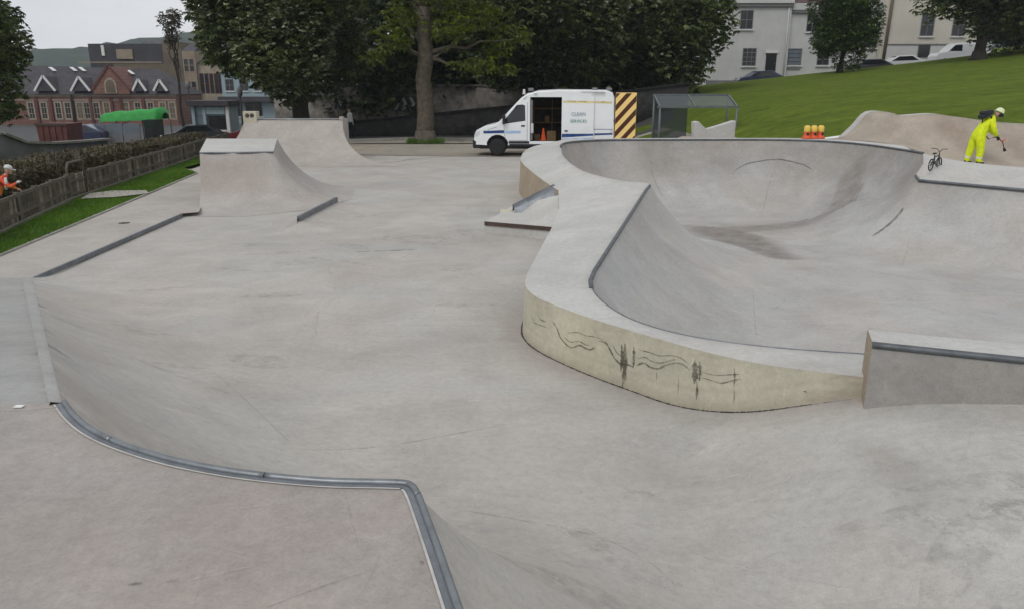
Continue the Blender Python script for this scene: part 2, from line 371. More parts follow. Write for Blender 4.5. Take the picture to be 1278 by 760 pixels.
M['kerb'] = mat('kerb_stone', (.27, .26, .235), .9, var=.2, scale=3)
M['grey_wall'] = mat('grey_render', (.17, .17, .175), .9, var=.25, scale=1.2)
M['hoarding'] = mat('grey_hoarding', (.13, .155, .18), .6, var=.15, scale=1.5)
M['green_tarp'] = mat('green_canopy', (.018, .25, .04), .6, var=.25, scale=2.5)
M['maroon'] = mat('maroon_panel', (.11, .04, .035), .7, var=.3, scale=2)
M['pale_blue'] = mat('pale_blue_paint', (.26, .34, .37), .6, var=.12, scale=3)
M['car_blue'] = mat('car_navy', (.03, .04, .08), .3, coat=.5)
M['car_red'] = mat('car_red', (.14, .015, .02), .3, coat=.5)
M['car_white'] = mat('car_white', (.6, .61, .62), .3, coat=.5)
M['car_dark'] = mat('car_charcoal', (.03, .03, .034), .3, coat=.5)
M['lamp_post'] = mat('dark_iron', (.03, .032, .034), .6, .3)
M['sign_white'] = mat('sign_white', (.32, .32, .31), .6)
M['sign_black'] = mat('sign_black', (.02, .02, .02), .6)
M['shelter_metal'] = mat('shelter_metal', (.13, .15, .15), .5, .4, var=.15)
M['shelter_panel'] = mat('shelter_panel', (.05, .065, .075), .35, spec=.4, alpha=.6)
M['hill_wood'] = mat('far_woodland', (.018, .033, .022), .95, col2=(.035, .058, .036), scale=.035)
M['litter'] = mat('litter_white', (.7, .7, .68), .6)

def smooth(a, b, x):
    t = np.clip((np.asarray(x, float) - a) / (b - a), 0, 1); return t*t*(3-2*t)

# ------------------------------------------------------------------ sheet helpers: triangulated surfaces over a plan outline
def resample(pts, step, closed=False):
    pts = [tuple(p) for p in pts]; out = []
    n = len(pts); last = n if closed else n-1
    for i in range(last):
        a = np.array(pts[i], float); b = np.array(pts[(i+1) % n], float); L = np.linalg.norm((b-a)[:2]); k = max(1, int(math.ceil(L/step)))
        for j in range(k): out.append(tuple(a + (b-a)*j/k))
    if not closed: out.append(pts[-1])
    return out
def catmull(pts, per=6, closed=False):
    P = [np.array(p, float) for p in pts]; n = len(P); out = []
    rng_ = range(n if closed else n-1)
    for i in rng_:
        if closed: p0, p1, p2, p3 = P[(i-1) % n], P[i], P[(i+1) % n], P[(i+2) % n]
        else: p0, p1, p2, p3 = P[max(i-1, 0)], P[i], P[i+1], P[min(i+2, n-1)]
        for j in range(per):
            t = j/per
            out.append(tuple(.5*((2*p1)+(-p0+p2)*t+(2*p0-5*p1+4*p2-p3)*t*t+(-p0+3*p1-3*p2+p3)*t**3)))
    if not closed: out.append(tuple(P[-1]))
    return out
def inside(xy, poly):
    x, y = xy[:, 0], xy[:, 1]; c = np.zeros(len(xy), bool); n = len(poly)
    for i in range(n):
        x0, y0 = poly[i][0], poly[i][1]; x1, y1 = poly[(i+1) % n][0], poly[(i+1) % n][1]
        if y0 == y1: continue
        c ^= ((y0 > y) != (y1 > y)) & (x < (x1-x0)*(y-y0)/(y1-y0)+x0)
    return c
def dist(xy, line, closed=False):
    """distance to a polyline and the line's third coordinate at the nearest point"""
    P = np.array(line, float); Q = np.roll(P, -1, 0) if closed else P[1:]
    if not closed: P = P[:-1]
    best = np.full(len(xy), 1e9); zz = np.zeros(len(xy))
    for a, b in zip(P, Q):
        d = b[:2]-a[:2]; L2 = max(1e-12, d@d); t = np.clip(((xy-a[:2])@d)/L2, 0, 1)
        D = np.hypot(xy[:, 0]-a[0]-d[0]*t, xy[:, 1]-a[1]-d[1]*t); k = D < best
        best = np.where(k, D, best); zz = np.where(k, a[2]+(b[2]-a[2])*t, zz)
    return best, zz
def arc(d, h, rad):
    h = np.minimum(np.maximum(h, 0), rad*.985); ext = np.sqrt(rad**2-(rad-h)**2)
    q = np.clip(ext-d, 0, None); return rad-np.sqrt(np.maximum(rad**2-q**2, 0))
def sheet(name, outline, zf, step, m, parent=None, holes=(), stain=None, near=None):
    out = resample(outline, step, True); loops = [out]+[resample(h, step, True) for h in holes]
    pts = []; edges = []
    for lp in loops:
        s = len(pts); pts += [(p[0], p[1]) for p in lp]; edges += [(s+i, s+(i+1) % len(lp)) for i in range(len(lp))]
    A = np.array(out)[:, :2]; x0, y0 = A.min(0); x1, y1 = A.max(0)
    gx, gy = np.meshgrid(np.arange(x0+step/2, x1, step), np.arange(y0+step/2, y1, step*.866)); gx = gx+(np.arange(gx.shape[0]) % 2)[:, None]*step/2
    G = np.stack([gx.ravel(), gy.ravel()], 1)
    if near is not None:                                   # coarser away from the camera
        dd = np.hypot(G[:, 0], G[:, 1]); keep = RNG.random(len(G)) < np.clip((near/np.maximum(dd, .1))**1.0, .12, 1); G = G[keep]
    k = inside(G, out)
    for h in loops[1:]: k &= ~inside(G, h)
    G = G[k]
    for lp in loops:
        if len(G): d, _ = dist(G, [(p[0], p[1], 0) for p in lp], True); G = G[d > step*.45]
    allp = [Vector(p) for p in pts]+[Vector(p) for p in G.tolist()]
    v, e, f, *_ = delaunay_2d_cdt(allp, edges, [], 0, 1e-5)
    V = np.array([(p.x, p.y) for p in v]); T = np.array([list(t) for t in f]); C = V[T].mean(1)
    k = inside(C, out)
    for h in loops[1:]: k &= ~inside(C, h)
    T = T[k]; Z = zf(V)
    me = arr_mesh(name, np.column_stack([V, Z]), T, True)
    a, b, c = (np.column_stack([V, Z])[T[:, i]] for i in range(3))
    if np.cross(b-a, c-a)[:, 2].sum() < 0: me.flip_normals()
    if stain is not None:
        s = np.clip(stain(V, Z), 0, 1); at = me.attributes.new('stain', 'FLOAT', 'POINT'); at.data.foreach_set('value', s.astype(np.float32))
    return link(name, me, m, parent)
def wall_strip(name, line, zbot, m, parent=None, batter=0.0, rows=6, off=0.0, stain=None):
    """vertical wall under a polyline (x, y, ztop); zbot number or function of xy"""
    P = np.array(line, float); zb = zbot(P[:, :2]) if callable(zbot) else np.full(len(P), zbot); vv = []; n = len(P)
    T = np.gradient(P[:, :2], axis=0); T /= np.maximum(1e-9, np.linalg.norm(T, axis=1))[:, None]; Nn = np.stack([T[:, 1], -T[:, 0]], 1)
    for r_ in range(rows+1):
        t = r_/rows; z = P[:, 2]*(1-t)+zb*t; o = -(off+batter*(P[:, 2]-z))
        vv.append(np.column_stack([P[:, :2]+Nn*o[:, None], z]))
    V = np.concatenate(vv); fs = [(r_*n+i, r_*n+i+1, (r_+1)*n+i+1, (r_+1)*n+i) for r_ in range(rows) for i in range(n-1)]
    me = arr_mesh(name, V, fs, True)
    if stain is not None:
        at = me.attributes.new('stain', 'FLOAT', 'POINT'); at.data.foreach_set('value', np.clip(stain(V), 0, 1).astype(np.float32))
    return link(name, me, m, parent)
def ribbon(name, line, w, zf, m, parent=None, lift=.004, step=.12, taper=True, wob=0.0):
    P = np.array(resample(catmull([(p[0], p[1], 0) for p in line], 6) if len(line) > 2 else [(p[0], p[1], 0) for p in line], step))[:, :2]
    if len(P) < 3: P = np.array([P[0], (P[0]+P[-1])/2, P[-1]])
    T = np.gradient(P, axis=0); T /= np.maximum(1e-9, np.linalg.norm(T, axis=1))[:, None]; Nn = np.stack([T[:, 1], -T[:, 0]], 1)
    n = len(P); ww = np.full(n, w/2.0)
    if taper: ww *= np.clip(np.minimum(np.arange(n), n-1-np.arange(n))/max(1, n*.12), .15, 1)
    if wob: ww *= 1+wob*(RNG.random(n)-.5)
    A = P+Nn*ww[:, None]; B = P-Nn*ww[:, None]; V = np.concatenate([np.column_stack([A, zf(A)+lift]), np.column_stack([B, zf(B)+lift])])
    return link(name, arr_mesh(name, V, [(i, i+1, n+i+1, n+i) for i in range(n-1)], True), m, parent)

# ================================================================== THE SKATEPARK
DECK = 1.4
# lip of the platform the photographer stands on
lip_front = catmull(pxs([(568, 760, DECK), (541, 680, DECK), (520, 622, DECK)]), 4)
lip_corner = catmull(pxs([(520, 622, DECK), (511, 608, DECK), (492, 604.5, DECK), (400, 602, DECK), (300, 592, DECK), (215, 576, DECK), (150, 556, DECK),
                          (112, 538, DECK), (90, 520, DECK), (77, 503, DECK)]), 5)
p_tip = px(40, 347, .12); p0 = lip_corner[-1]
lip_arm = [tuple(np.array(p0)+(np.array(p_tip)-np.array(p0))*t) for t in np.linspace(0, 1, 14)]
f0 = np.array(lip_front[0]); f1 = np.array(lip_front[1]); ext0 = tuple(f0+(f0-f1)/np.linalg.norm(f0-f1)*2.2)
LIP = [ext0]+lip_front[:-1]+lip_corner[:-1]+lip_arm
ARM_Y0, ARM_Y1 = p0[1], p_tip[1]
def deck_z(xy):
    t = np.clip((xy[:, 1]-ARM_Y0)/(ARM_Y1-ARM_Y0), 0, 1); return DECK+(p_tip[2]-DECK)*t

# the raised island and bowl: outer edge of its deck (x, y, z of the deck)
front_wall = catmull(pxs([(1092, 472, .62), (1010, 462, .62), (940, 452, .62), (870, 436, .62), (800, 416, .62), (740, 398, .62), (690, 380, .62), (666, 368, .62), (656, 357, .62),
                          (657, 345, .62), (664, 330, .62)]), 4)
side_wall = [front_wall[-1]]+pxs([(676, 308, .62), (688, 286, .62), (698, 260, .70), (697, 238, .80)])
tan_edge = catmull(pxs([(697, 238, .80), (680, 227, .83), (664, 215, .85), (652, 204, .9), (650, 197, .95), (656, 188, 1.03), (670, 182, 1.12), (690, 178, 1.22)]), 4)
back_edge = [(1.7, 24.95, 1.3), (4, 25.4, 1.3), (8.5, 25.5, 1.3), (9.9, 25.3, 1.3), (10.9, 24.2, 1.3), (11.3, 22.6, 1.27), (11.5, 21.4, 1.0), (11.8, 20.85, .85), (13.5, 20.5, .8), (19, 19.6, .8)]
right_edge = [(19, 5.2, .8), (8, 5.35, .75), (4.5, 5.95, .66), (3.2, 6.12, .62)]
OUTER = front_wall[:-1]+side_wall[:-1]+tan_edge+back_edge+right_edge
# inner rim of the bowl
rim = catmull(pxs([(1085, 442, .62), (960, 433, .62), (860, 419, .62), (800, 403, .62), (765, 386, .62), (744, 368, .62), (736, 352, .62), (741, 339, .635)]), 4)[:-1]
rim += resample([px(741, 339, .635), px(806, 238, .99)], .5)[:-1]
rim += catmull([px(806, 238, .99), px(812, 231, 1.0), px(800, 228, 1.01), px(770, 225, 1.05), px(728, 214, 1.1), px(705, 198, 1.2), (1.36, 21.6, 1.26), (1.5, 22.9, 1.3),
                (2.1, 23.9, 1.3), (3.2, 24.4, 1.3), (6, 24.55, 1.3), (8.2, 24.5, 1.3), (9.5, 23.9, 1.3), (10.15, 22.6, 1.3), (10.35, 21, 1.3), (10.4, 19.75, 1.3)], 4)
rim += [(10.15, 19.2, 1.1), (9.75, 18.75, .84)]+pxs([(1146, 226, .8), (1278, 238, .8)])
rim += [(13.2, 15.1, .8), (15.5, 13, .8), (16, 10, .8), (14.5, 7.4, .8), (11, 6.4, .75), (7, 6.25, .7), (4.6, 6.42, .66)]
RIM = rim
BF = -.62; BR = 3.15
HA0, HA1 = np.array((10.35, 21.0)), np.array((10.4, 19.75)); HB0, HB1 = np.array(px(1146, 226, .8)[:2]), np.array(px(1278, 238, .8)[:2])
CORNER = [(10.4, 19.75, 1.3), (10.15, 19.2, 1.1), (9.75, 18.75, .84), px(1146, 226, .8)]
def line_d(xy, a, b):
    t = (b-a)/np.linalg.norm(b-a); return np.abs((xy[:, 0]-a[0])*t[1]-(xy[:, 1]-a[1])*t[0])
def bowl_z(xy):
    d, z = dist(xy, RIM, True); dc, _ = dist(xy, CORNER); zz = BF+arc(d, z-BF, BR)
    a_ = BF+arc(line_d(xy, HA0+np.array((-.55, 0)), HA1+np.array((-.55, 0))), np.full(len(xy), 1.3-BF), BR); b_ = BF+arc(line_d(xy, HB0, HB1), np.full(len(xy), .8-BF), BR)
    k = (dc <= d+1e-4) & (d > .35); w = smooth(.35, .9, d)
    return np.where(k, zz*(1-w)+np.maximum(zz, np.minimum(a_, b_))*w, zz)
def island_z(xy):
    di, zi = dist(xy, RIM, True); do, zo = dist(xy, OUTER, True)
    wi, wo = 1/(di+1e-4), 1/(do+1e-4); return (zi*wi+zo*wo)/(wi+wo)
# ground floor of the plaza, with the transition under the near lip and the bank that climbs to the ledge
def floor_z(xy):
    x, y = xy[:, 0], xy[:, 1]; d, zl = dist(xy, LIP)
    bank = .50*smooth(1.25, 3.5, x-.12*(y-6))*smooth(9.0, 6.6, y)*smooth(-2, 4.5, y)
    bank = bank+(.06*smooth(1.5, 6, x)+.13*smooth(2.9, 4.4, x))*smooth(9, 6, y)*smooth(1, 5, y)
    z = np.maximum(bank, 0)+arc(d, np.maximum(zl-bank, 0), 3.3)
    return np.where(d < .004, zl, z)
def blob(xy, c, r, ang=0.0, soft=.5):
    dx, dy = xy[:, 0]-c[0], xy[:, 1]-c[1]; ca, sa = math.cos(ang), math.sin(ang)
    q = np.hypot((dx*ca+dy*sa)/r[0], (-dx*sa+dy*ca)/r[1]); return smooth(1+soft, 1-soft, q)
def floor_stain(V, Z):
    s = np.zeros(len(V))
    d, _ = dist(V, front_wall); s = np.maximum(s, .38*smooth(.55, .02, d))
    for u, v, rx, ry, k in ((480, 430, 1.7, .7, .14), (520, 300, 3, .7, .2), (430, 235, 4, .8, .16), (900, 600, .9, .3, .2), (160, 440, 1.5, .5, .1), (1100, 640, .12, .5, .35)):
        s = np.maximum(s, k*blob(V, px(u, v), (rx, ry), .1, .8))
    return s
floor_outline = LIP+[px(226, 266, 0.0), (-9.4, 19.0, 0), (-11.6, 26, 0), (-12.0, 34.3, 0), (-3, 35.6, 0), (6, 35.6, 0), (6, 25.2, 0)]
floor_outline += [(p[0], p[1], 0) for p in (front_wall[:-1]+side_wall[:-1]+tan_edge+back_edge[:1])[::-1]]
floor_outline += [(3.25, 6.0, 0), (4.5, 5.8, 0), (8.5, 5.2, 0), (8.5, -.6, 0)]
floor = sheet('skatepark_floor', floor_outline, floor_z, .13, M['floor'], near=7.0, stain=floor_stain)
tag(floor, 'smooth grey concrete plaza floor of the skatepark', kind='structure')
def floor_line(pts, w, m, name='joint', **k): return ribbon(name, pxs(pts), w, floor_z, M[m], floor, **k)
floor_line([(262, 470), (310, 516), (372, 581)], .008, 'joint_soft')
floor_line([(372, 581), (470, 560), (640, 528)], .014, 'joint_soft')
floor_line([(545, 640), (640, 662), (745, 684), (810, 720), (845, 760)], .012, 'joint_soft')
floor_line([(855, 690), (930, 722), (1005, 748), (1060, 770)], .02, 'pale', 'scuff', wob=.6)
floor_line([(905, 630), (940, 640), (965, 636), (985, 622)], .03, 'pale', 'scuff', wob=.8)
floor_line([(495, 325), (560, 297), (615, 284)], .035, 'pale', 'scuff', wob=.3)
floor_line([(440, 315), (520, 312)], .10, 'joint_soft', 'scuff', wob=.3)
floor_line([(470, 229), (560, 222), (640, 205)], .05, 'joint_soft')
floor_line([(380, 212), (488, 203), (520, 199), (600, 193)], .09, 'joint')
floor_line([(420, 405), (540, 406), (640, 408)], .01, 'joint_soft')

def scuff_set(name, n, zf, ok, m, box, parent, L=(.3, 1.6), w=(.008, .03), ang=None, lift=.005):
    VV, FF = [], []
    k = 0
    while k < n:
        x, y = random.uniform(box[0], box[1]), random.uniform(box[2], box[3])
        a = (random.uniform(0, math.pi) if ang is None else random.gauss(*ang)); ln_ = random.uniform(*L); cv = random.uniform(-.5, .5); m_ = max(5, int(ln_/.1)); P = []
        for i in range(m_): P.append((x, y)); a += cv*ln_/m_; x += math.cos(a)*ln_/m_; y += math.sin(a)*ln_/m_
        P = np.array(P)
        if not ok(P).all(): k += .1; continue
        T = np.gradient(P, axis=0); T /= np.linalg.norm(T, axis=1)[:, None]; Nn = np.stack([T[:, 1], -T[:, 0]], 1); ww = random.uniform(*w)/2*np.sin(np.linspace(.15, math.pi-.15, m_))
        A = P+Nn*ww[:, None]; B = P-Nn*ww[:, None]; o = sum(len(v) for v in VV); VV.append(np.concatenate([np.column_stack([A, zf(A)+lift]), np.column_stack([B, zf(B)+lift])])); FF += [(o+i, o+i+1, o+m_+i+1, o+m_+i) for i in range(m_-1)]; k += 1
    return tag(link(name, arr_mesh(name, np.concatenate(VV), FF, True), M[m], parent), kind='stuff')
fo2 = [(p[0], p[1]) for p in floor_outline]
M['wheel_mark'] = soft_mark('wheel_mark', (.18, .17, .155), .40, .68, .20); M['pale_mark'] = soft_mark('pale_mark', (.58, .56, .53), .45, .68, .45); M['smear'] = soft_mark('pale_smear', (.52, .505, .48), .46, .72, .42); M['dark_smear'] = soft_mark('dark_smear', (.22, .205, .185), .44, .74, .24)
okf = lambda P: inside(P, fo2)
scuff_set('wheel_scuffs', 30, floor_z, okf, 'wheel_mark', (-7, 6, 3, 16), floor)
scuff_set('pale_scuffs', 60, floor_z, okf, 'pale_mark', (-.2, 4.2, 2.6, 6.0), floor, (.15, .8), (.006, .03), (2.8, .5))
scuff_set('pale_smears', 46, floor_z, okf, 'smear', (-.2, 5, 2.4, 6.2), floor, (.3, 1.0), (.08, .32), (2.9, .6), .003)
scuff_set('dark_smears', 40, floor_z, okf, 'dark_smear', (-6, 5, 2.6, 20), floor, (.5, 2.0), (.1, .5), (.1, .6), .0025)
scuff_set('pale_scuffs', 40, floor_z, okf, 'pale_mark', (-5, 3, 4, 16), floor, (.2, 1.2), (.006, .03))

# ---------------- platform the photographer stands on
plat = thing('concrete_platform', 'raised brownish concrete platform with a curved steel-pipe edge and a scrap of litter', 'platform', (-2, 2, 0))
deck_out = LIP+[px(-30, 347, .12), (-9.5, 9.0, 0), (-9.5, -2.5, 0), (ext0[0], -2.5, 0)]
def deck_stain(V, Z):
    s = np.zeros(len(V))
    for u, v, rx, ry, k in ((60, 660, .7, .25, .16), (300, 700, .5, .2, .1), (250, 560, .5, .1, .08)): s = np.maximum(s, k*blob(V, px(u, v, DECK), (rx, ry), .2, .9))
    d, _ = dist(V, LIP); return np.maximum(s, .22*smooth(.16, .02, d))
yj = ARM_Y0
dk1 = [p for p in LIP if p[1] <= yj+1e-6 or p in lip_corner]
deck_a = LIP[:len(LIP)-13]+[(-9.5, yj-.05, 0), (-9.5, -2.5, 0), (ext0[0], -2.5, 0)]
def world_child(o, parent):
    o.matrix_parent_inverse = Matrix.Translation(parent.location).inverted(); return o
world_child(sheet('deck', deck_a, deck_z, .09, M['deck'], plat, stain=deck_stain), plat)
deck_b = lip_arm+[px(-60, 347, .12), (-9.5, yj-.05, 0)]
world_child(sheet('sloping_deck', deck_b, deck_z, .16, M['arm'], plat, stain=deck_stain), plat)
def offset_line(line, o):
    P = np.array(line, float); T = np.gradient(P[:, :2], axis=0); T /= np.linalg.norm(T, axis=1)[:, None]; Nn = np.stack([T[:, 1], -T[:, 0]], 1)
    P[:, :2] += Nn*o; return [tuple(p) for p in P]
steel_lip = ([ext0]+lip_front[:-1]+lip_corner)
cl = [(p[0], p[1], p[2]+.004) for p in offset_line(resample(steel_lip, .04), .010)]
for k in range(0, len(cl)-6, 26):
    mb = MB(); sg = cl[k:k+27]; sg[-1] = tuple(np.array(sg[-2])*.12+np.array(sg[-1])*.88); mb.tube(sg, .0155, 10); mb.build('coping', M['steel'], plat, True)
def flat_strip(name, line, o0, o1, lift, m, parent):
    A = np.array(offset_line(line, o0)); B = np.array(offset_line(line, o1)); n = len(A); V = np.concatenate([A, B]); V[:, 2] += lift
    o = link(name, arr_mesh(name, V, [(i, i+1, n+i+1, n+i) for i in range(n-1)], True), m, parent)
    return world_child(o, parent)
flat_strip('edge_plate', resample(steel_lip, .06), -.028, -.004, .004, M['steel_edge'], plat)
flat_strip('grout_line', resample(steel_lip, .06), -.040, -.030, .004, M['grout'], plat)
# bevelled edge of the sloping arm, widest at the coping
A = np.array(lip_arm); n = len(A); wd = np.linspace(.05, .13, n); B = A.copy(); Tn = (A[-1]-A[0])[:2]; Tn /= np.linalg.norm(Tn); B[:, 0] -= -Tn[1]*-1*0; B[:, 0] += -wd*abs(Tn[1]); B[:, 1] += -wd*abs(Tn[0])
A2 = A.copy(); A2[:, 2] += .004; B[:, 2] = deck_z(B[:, :2])+.02
C2 = B.copy(); C2[:, 0] -= .012; C2[:, 2] = deck_z(C2[:, :2])-.01
o = link('bevelled_edge', arr_mesh('bevelled_edge', np.concatenate([A2, B, C2]), [(i, i+1, n+i+1, n+i) for i in range(n-1)]+[(n+i, n+i+1, 2*n+i+1, 2*n+i) for i in range(n-1)], False), M['arm'], plat); world_child(o, plat)
dz_ = lambda q: deck_z(np.asarray(q))
for pts, w, m in (([(-10, 514, DECK), (40, 512, DECK), (74, 508, DECK)], .012, 'joint_soft'), ([(330, 760, DECK), (400, 733, DECK), (455, 715, DECK)], .008, 'joint_soft'),
                  ([(160, 730, DECK), (178, 728, DECK)], .014, 'joint'), ([(205, 727, DECK), (222, 724, DECK)], .014, 'joint'), ([(525, 700, DECK), (528, 704, DECK)], .02, 'joint')):
    world_child(ribbon('joint', pxs(pts), w, dz_, M[m], plat), plat)
mb = MB(); mb.box(-.022, .022, -.014, .014, 0, .006, .002)
tag(mb.build('litter_scrap', M['litter']), 'tiny white scrap of litter lying on the sloping grey deck', 'litter'); q = px(24, 508, 0)
bpy.data.objects['litter_scrap'].location = (*px(24, 508, DECK)[:2], DECK+.003)

# ---------------- bowl and its raised deck
bowl = thing('concrete_bowl', 'large concrete skate bowl with raised curving rim and cream painted outer wall', 'skate bowl', (5, 14, 0))
def bowl_stain(V, Z):
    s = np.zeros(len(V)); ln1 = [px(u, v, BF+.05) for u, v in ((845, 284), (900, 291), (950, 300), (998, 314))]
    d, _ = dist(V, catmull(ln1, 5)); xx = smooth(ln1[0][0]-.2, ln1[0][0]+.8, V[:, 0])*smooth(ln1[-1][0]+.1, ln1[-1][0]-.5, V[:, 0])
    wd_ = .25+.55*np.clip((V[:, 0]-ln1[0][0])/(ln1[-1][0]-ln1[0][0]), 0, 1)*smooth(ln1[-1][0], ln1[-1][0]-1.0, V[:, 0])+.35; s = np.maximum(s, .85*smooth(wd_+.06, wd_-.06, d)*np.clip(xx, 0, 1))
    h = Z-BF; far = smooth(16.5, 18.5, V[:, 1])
    ln2 = catmull([(5.2, 19.4, 0), (7.0, 20.0, 0), (8.2, 20.3, 0), (9.2, 21.2, 0), (9.75, 22.2, 0)], 6); d2, _ = dist(V, ln2)
    s = np.maximum(s, .72*smooth(.55, .25, d2)); s = np.maximum(s, .3*smooth(1.3, .3, d2))
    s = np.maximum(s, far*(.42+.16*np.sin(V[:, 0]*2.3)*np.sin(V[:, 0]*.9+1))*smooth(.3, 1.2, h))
    return s
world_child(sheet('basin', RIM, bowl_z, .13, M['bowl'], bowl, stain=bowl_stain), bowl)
def isl_stain(V, Z):
    d, _ = dist(V, RIM, True); return .25*smooth(.10, .01, d)+.2*blob(V, px(1010, 455, .62), (.5, .12), 0, .9)
world_child(sheet('rim_deck', OUTER, island_z, .18, M['coping_slab'], bowl, holes=[RIM], stain=isl_stain), bowl)
fw = resample(front_wall, .1)
def fw_stain(V):
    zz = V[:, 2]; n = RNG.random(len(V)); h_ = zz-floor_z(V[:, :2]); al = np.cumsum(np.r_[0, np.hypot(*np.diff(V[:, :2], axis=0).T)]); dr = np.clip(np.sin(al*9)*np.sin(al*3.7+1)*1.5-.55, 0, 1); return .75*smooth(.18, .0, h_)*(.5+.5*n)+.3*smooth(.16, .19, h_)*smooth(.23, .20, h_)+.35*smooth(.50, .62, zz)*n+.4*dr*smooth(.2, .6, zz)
outer_wall = world_child(wall_strip('outer_wall', fw, -.25, M['cream'], bowl, batter=.05, rows=26, stain=fw_stain), bowl)
world_child(wall_strip('side_wall', resample(side_wall, .15), -.25, M['coping_slab'], bowl, batter=.05, rows=5), bowl)
world_child(wall_strip('curved_wall', resample(tan_edge+[back_edge[0]], .12), -.25, M['tanwall'], bowl, batter=.04, rows=6), bowl)
world_child(wall_strip('back_wall', resample(back_edge[:5], .3), -.2, M['slab'], bowl, rows=3), bowl)
# dark seam at the foot of the cream wall
seam_pts = [p for p in offset_line(fw, -(.05*.62+.012))][2:]
world_child(ribbon('seam', seam_pts, .016, floor_z, M['tar'], bowl, lift=.005, wob=1.4), bowl)
rc = resample(RIM, .12, True); i0 = 26
mb = MB(); k1 = [i for i, p in enumerate(rc) if p[1] < 10 and p[0] < 1.3][-1]
def rim_tube(sel, r_, m, name, dz=-.006):
    mb = MB(); mb.tube([(p[0], p[1], p[2]+dz) for p in sel], r_, 8); mb.build(name, M[m], bowl, True)
seg = [p for p in resample([px(738, 360, .62), px(737, 350, .622), px(742, 338, .637), px(806, 238, .99), px(811, 232, 1.0)], .15)]; rim_tube(seg, .03, 'steel_dark', 'coping')
far = [p for p in rc if p[2] > 1.27 and p[1] > 19.6]; rim_tube(far, .032, 'steel_dark', 'coping', .008)
rim_tube(resample([(9.75, 18.7, .85)]+pxs([(1147, 226, .805), (1278, 238, .805)])+[(13.2, 15.1, .8)], .3), .035, 'steel_dark', 'coping', .004)
near_rim = catmull(pxs([(1085, 442, .62), (960, 433, .62), (860, 419, .62), (800, 403, .62), (765, 386, .62), (744, 368, .62), (736, 352, .62)]), 8); rim_tube(near_rim, .008, 'steel_edge', 'coping', .002)
bz = bowl_z
def bowl_line(pts, w, m, name='scuff', lift=.006, **k): world_child(ribbon(name, pts, w, bz, M[m], bowl, lift=lift, **k), bowl)
def on_bowl(u, v):                                   # march the pixel ray until it meets the bowl surface
    x, dy, dz = ray(u, v); t = np.linspace(5, 40, 2400); q = np.stack([x*t, dy*t], 1); z = CAMZ+dz*t; ok = inside(q, RIM)
    k = np.where(ok & (z <= bowl_z(q)+.001))[0]; return (*q[k[0]], z[k[0]]) if len(k) else (*q[-1], 0)
def obl(pts, *a, **k): bowl_line([on_bowl(*p) for p in pts], *a, **k)
obl([(1088, 296), (1108, 282), (1122, 268), (1127, 260)], .06, 'joint')
obl([(1050, 262), (1066, 244), (1074, 232)], .03, 'joint_soft'); obl([(1058, 258), (1072, 240), (1080, 226)], .025, 'joint_soft')
obl([(914, 215), (935, 205), (970, 200), (1000, 206), (1015, 214)], .025, 'joint')
obl([(972, 200), (960, 230), (950, 270)], .02, 'joint_soft'); obl([(812, 200), (815, 220), (830, 250)], .03, 'joint_soft')
obl([(1080, 338), (1120, 344), (1170, 352)], .10, 'pale', wob=.7); obl([(1100, 372), (1180, 378)], .02, 'joint_soft')
obl([(940, 360), (942, 400), (945, 425)], .01, 'joint_soft')

okb = lambda P: inside(P, RIM)
world_child(scuff_set('wheel_scuffs', 34, bowl_z, okb, 'wheel_mark', (1, 12, 8, 24), bowl, (.4, 2.5), (.01, .05)), bowl)
world_child(scuff_set('pale_scuffs', 40, bowl_z, okb, 'pale_mark', (2, 11, 7, 18), bowl, (.4, 2.0), (.01, .05), (.1, .4)), bowl)
okd = lambda P: inside(P, deck_a)
world_child(scuff_set('wheel_scuffs', 12, deck_z, okd, 'wheel_mark', (-3, 0, 1.9, 3.6), plat, (.1, .6), (.004, .012)), plat)
world_child(scuff_set('pale_scuffs', 20, deck_z, okd, 'pale_mark', (-3, 0, 1.9, 3.6), plat, (.1, .4), (.004, .012)), plat)
# graffiti contour lines and drips on the cream wall: (distance along the wall, height)
FW = np.array(fw); seglen = np.r_[0, np.cumsum(np.linalg.norm(np.diff(FW[:, :2], axis=0), axis=1))]
def wall_pt(u, v):                                   # pixel to (s, z) on the wall
    x, dy, dz = ray(u, v); az = x/dy; a = FW[:, 0]/FW[:, 1]; n_ = len(FW)
    c = [i for i in range(n_-1) if (a[i]-az)*(a[i+1]-az) <= 0]
    i = c[0] if c else n_-2; t = 0 if a[i+1] == a[i] else (az-a[i])/(a[i+1]-a[i]); t = min(1, max(0, t)); Y = FW[i, 1]+(FW[i+1, 1]-FW[i, 1])*t; tt = Y/dy
    return seglen[i]+(seglen[i+1]-seglen[i])*t, CAMZ+dz*tt
def wall_xyz(s, z, out=.006):
    i = int(np.clip(np.searchsorted(seglen, s)-1, 0, len(FW)-2)); t = (s-seglen[i])/(seglen[i+1]-seglen[i]); p = FW[i]+(FW[i+1]-FW[i])*t
    d = FW[i+1]-FW[i]; nn = np.array([-d[1], d[0]])/np.hypot(d[0], d[1]); o = out+.05*(.62-z); return (p[0]+nn[0]*o, p[1]+nn[1]*o, z)
def paint_line(pts, w, name='paint_line', m='paint_dark'):
    q = resample([(*wall_pt(*p), 0) for p in catmull(pts, 5)], .02); P = np.array(q)[:, :2]
    T = np.gradient(P, axis=0); T /= np.maximum(1e-9, np.linalg.norm(T, axis=1))[:, None]; Nn = np.stack([-T[:, 1], T[:, 0]], 1); n = len(P)
    ww = w/2*(.55+.9*RNG.random(n))*np.clip(np.minimum(np.arange(n), n-1-np.arange(n))/4, .3, 1)
    V = [wall_xyz(*p) for p in P+Nn*ww[:, None]]+[wall_xyz(*p) for p in P-Nn*ww[:, None]]
    o = link(name, arr_mesh(name, V, [(i, i+1, n+i+1, n+i) for i in range(n-1)], True), M[m], outer_wall); return o
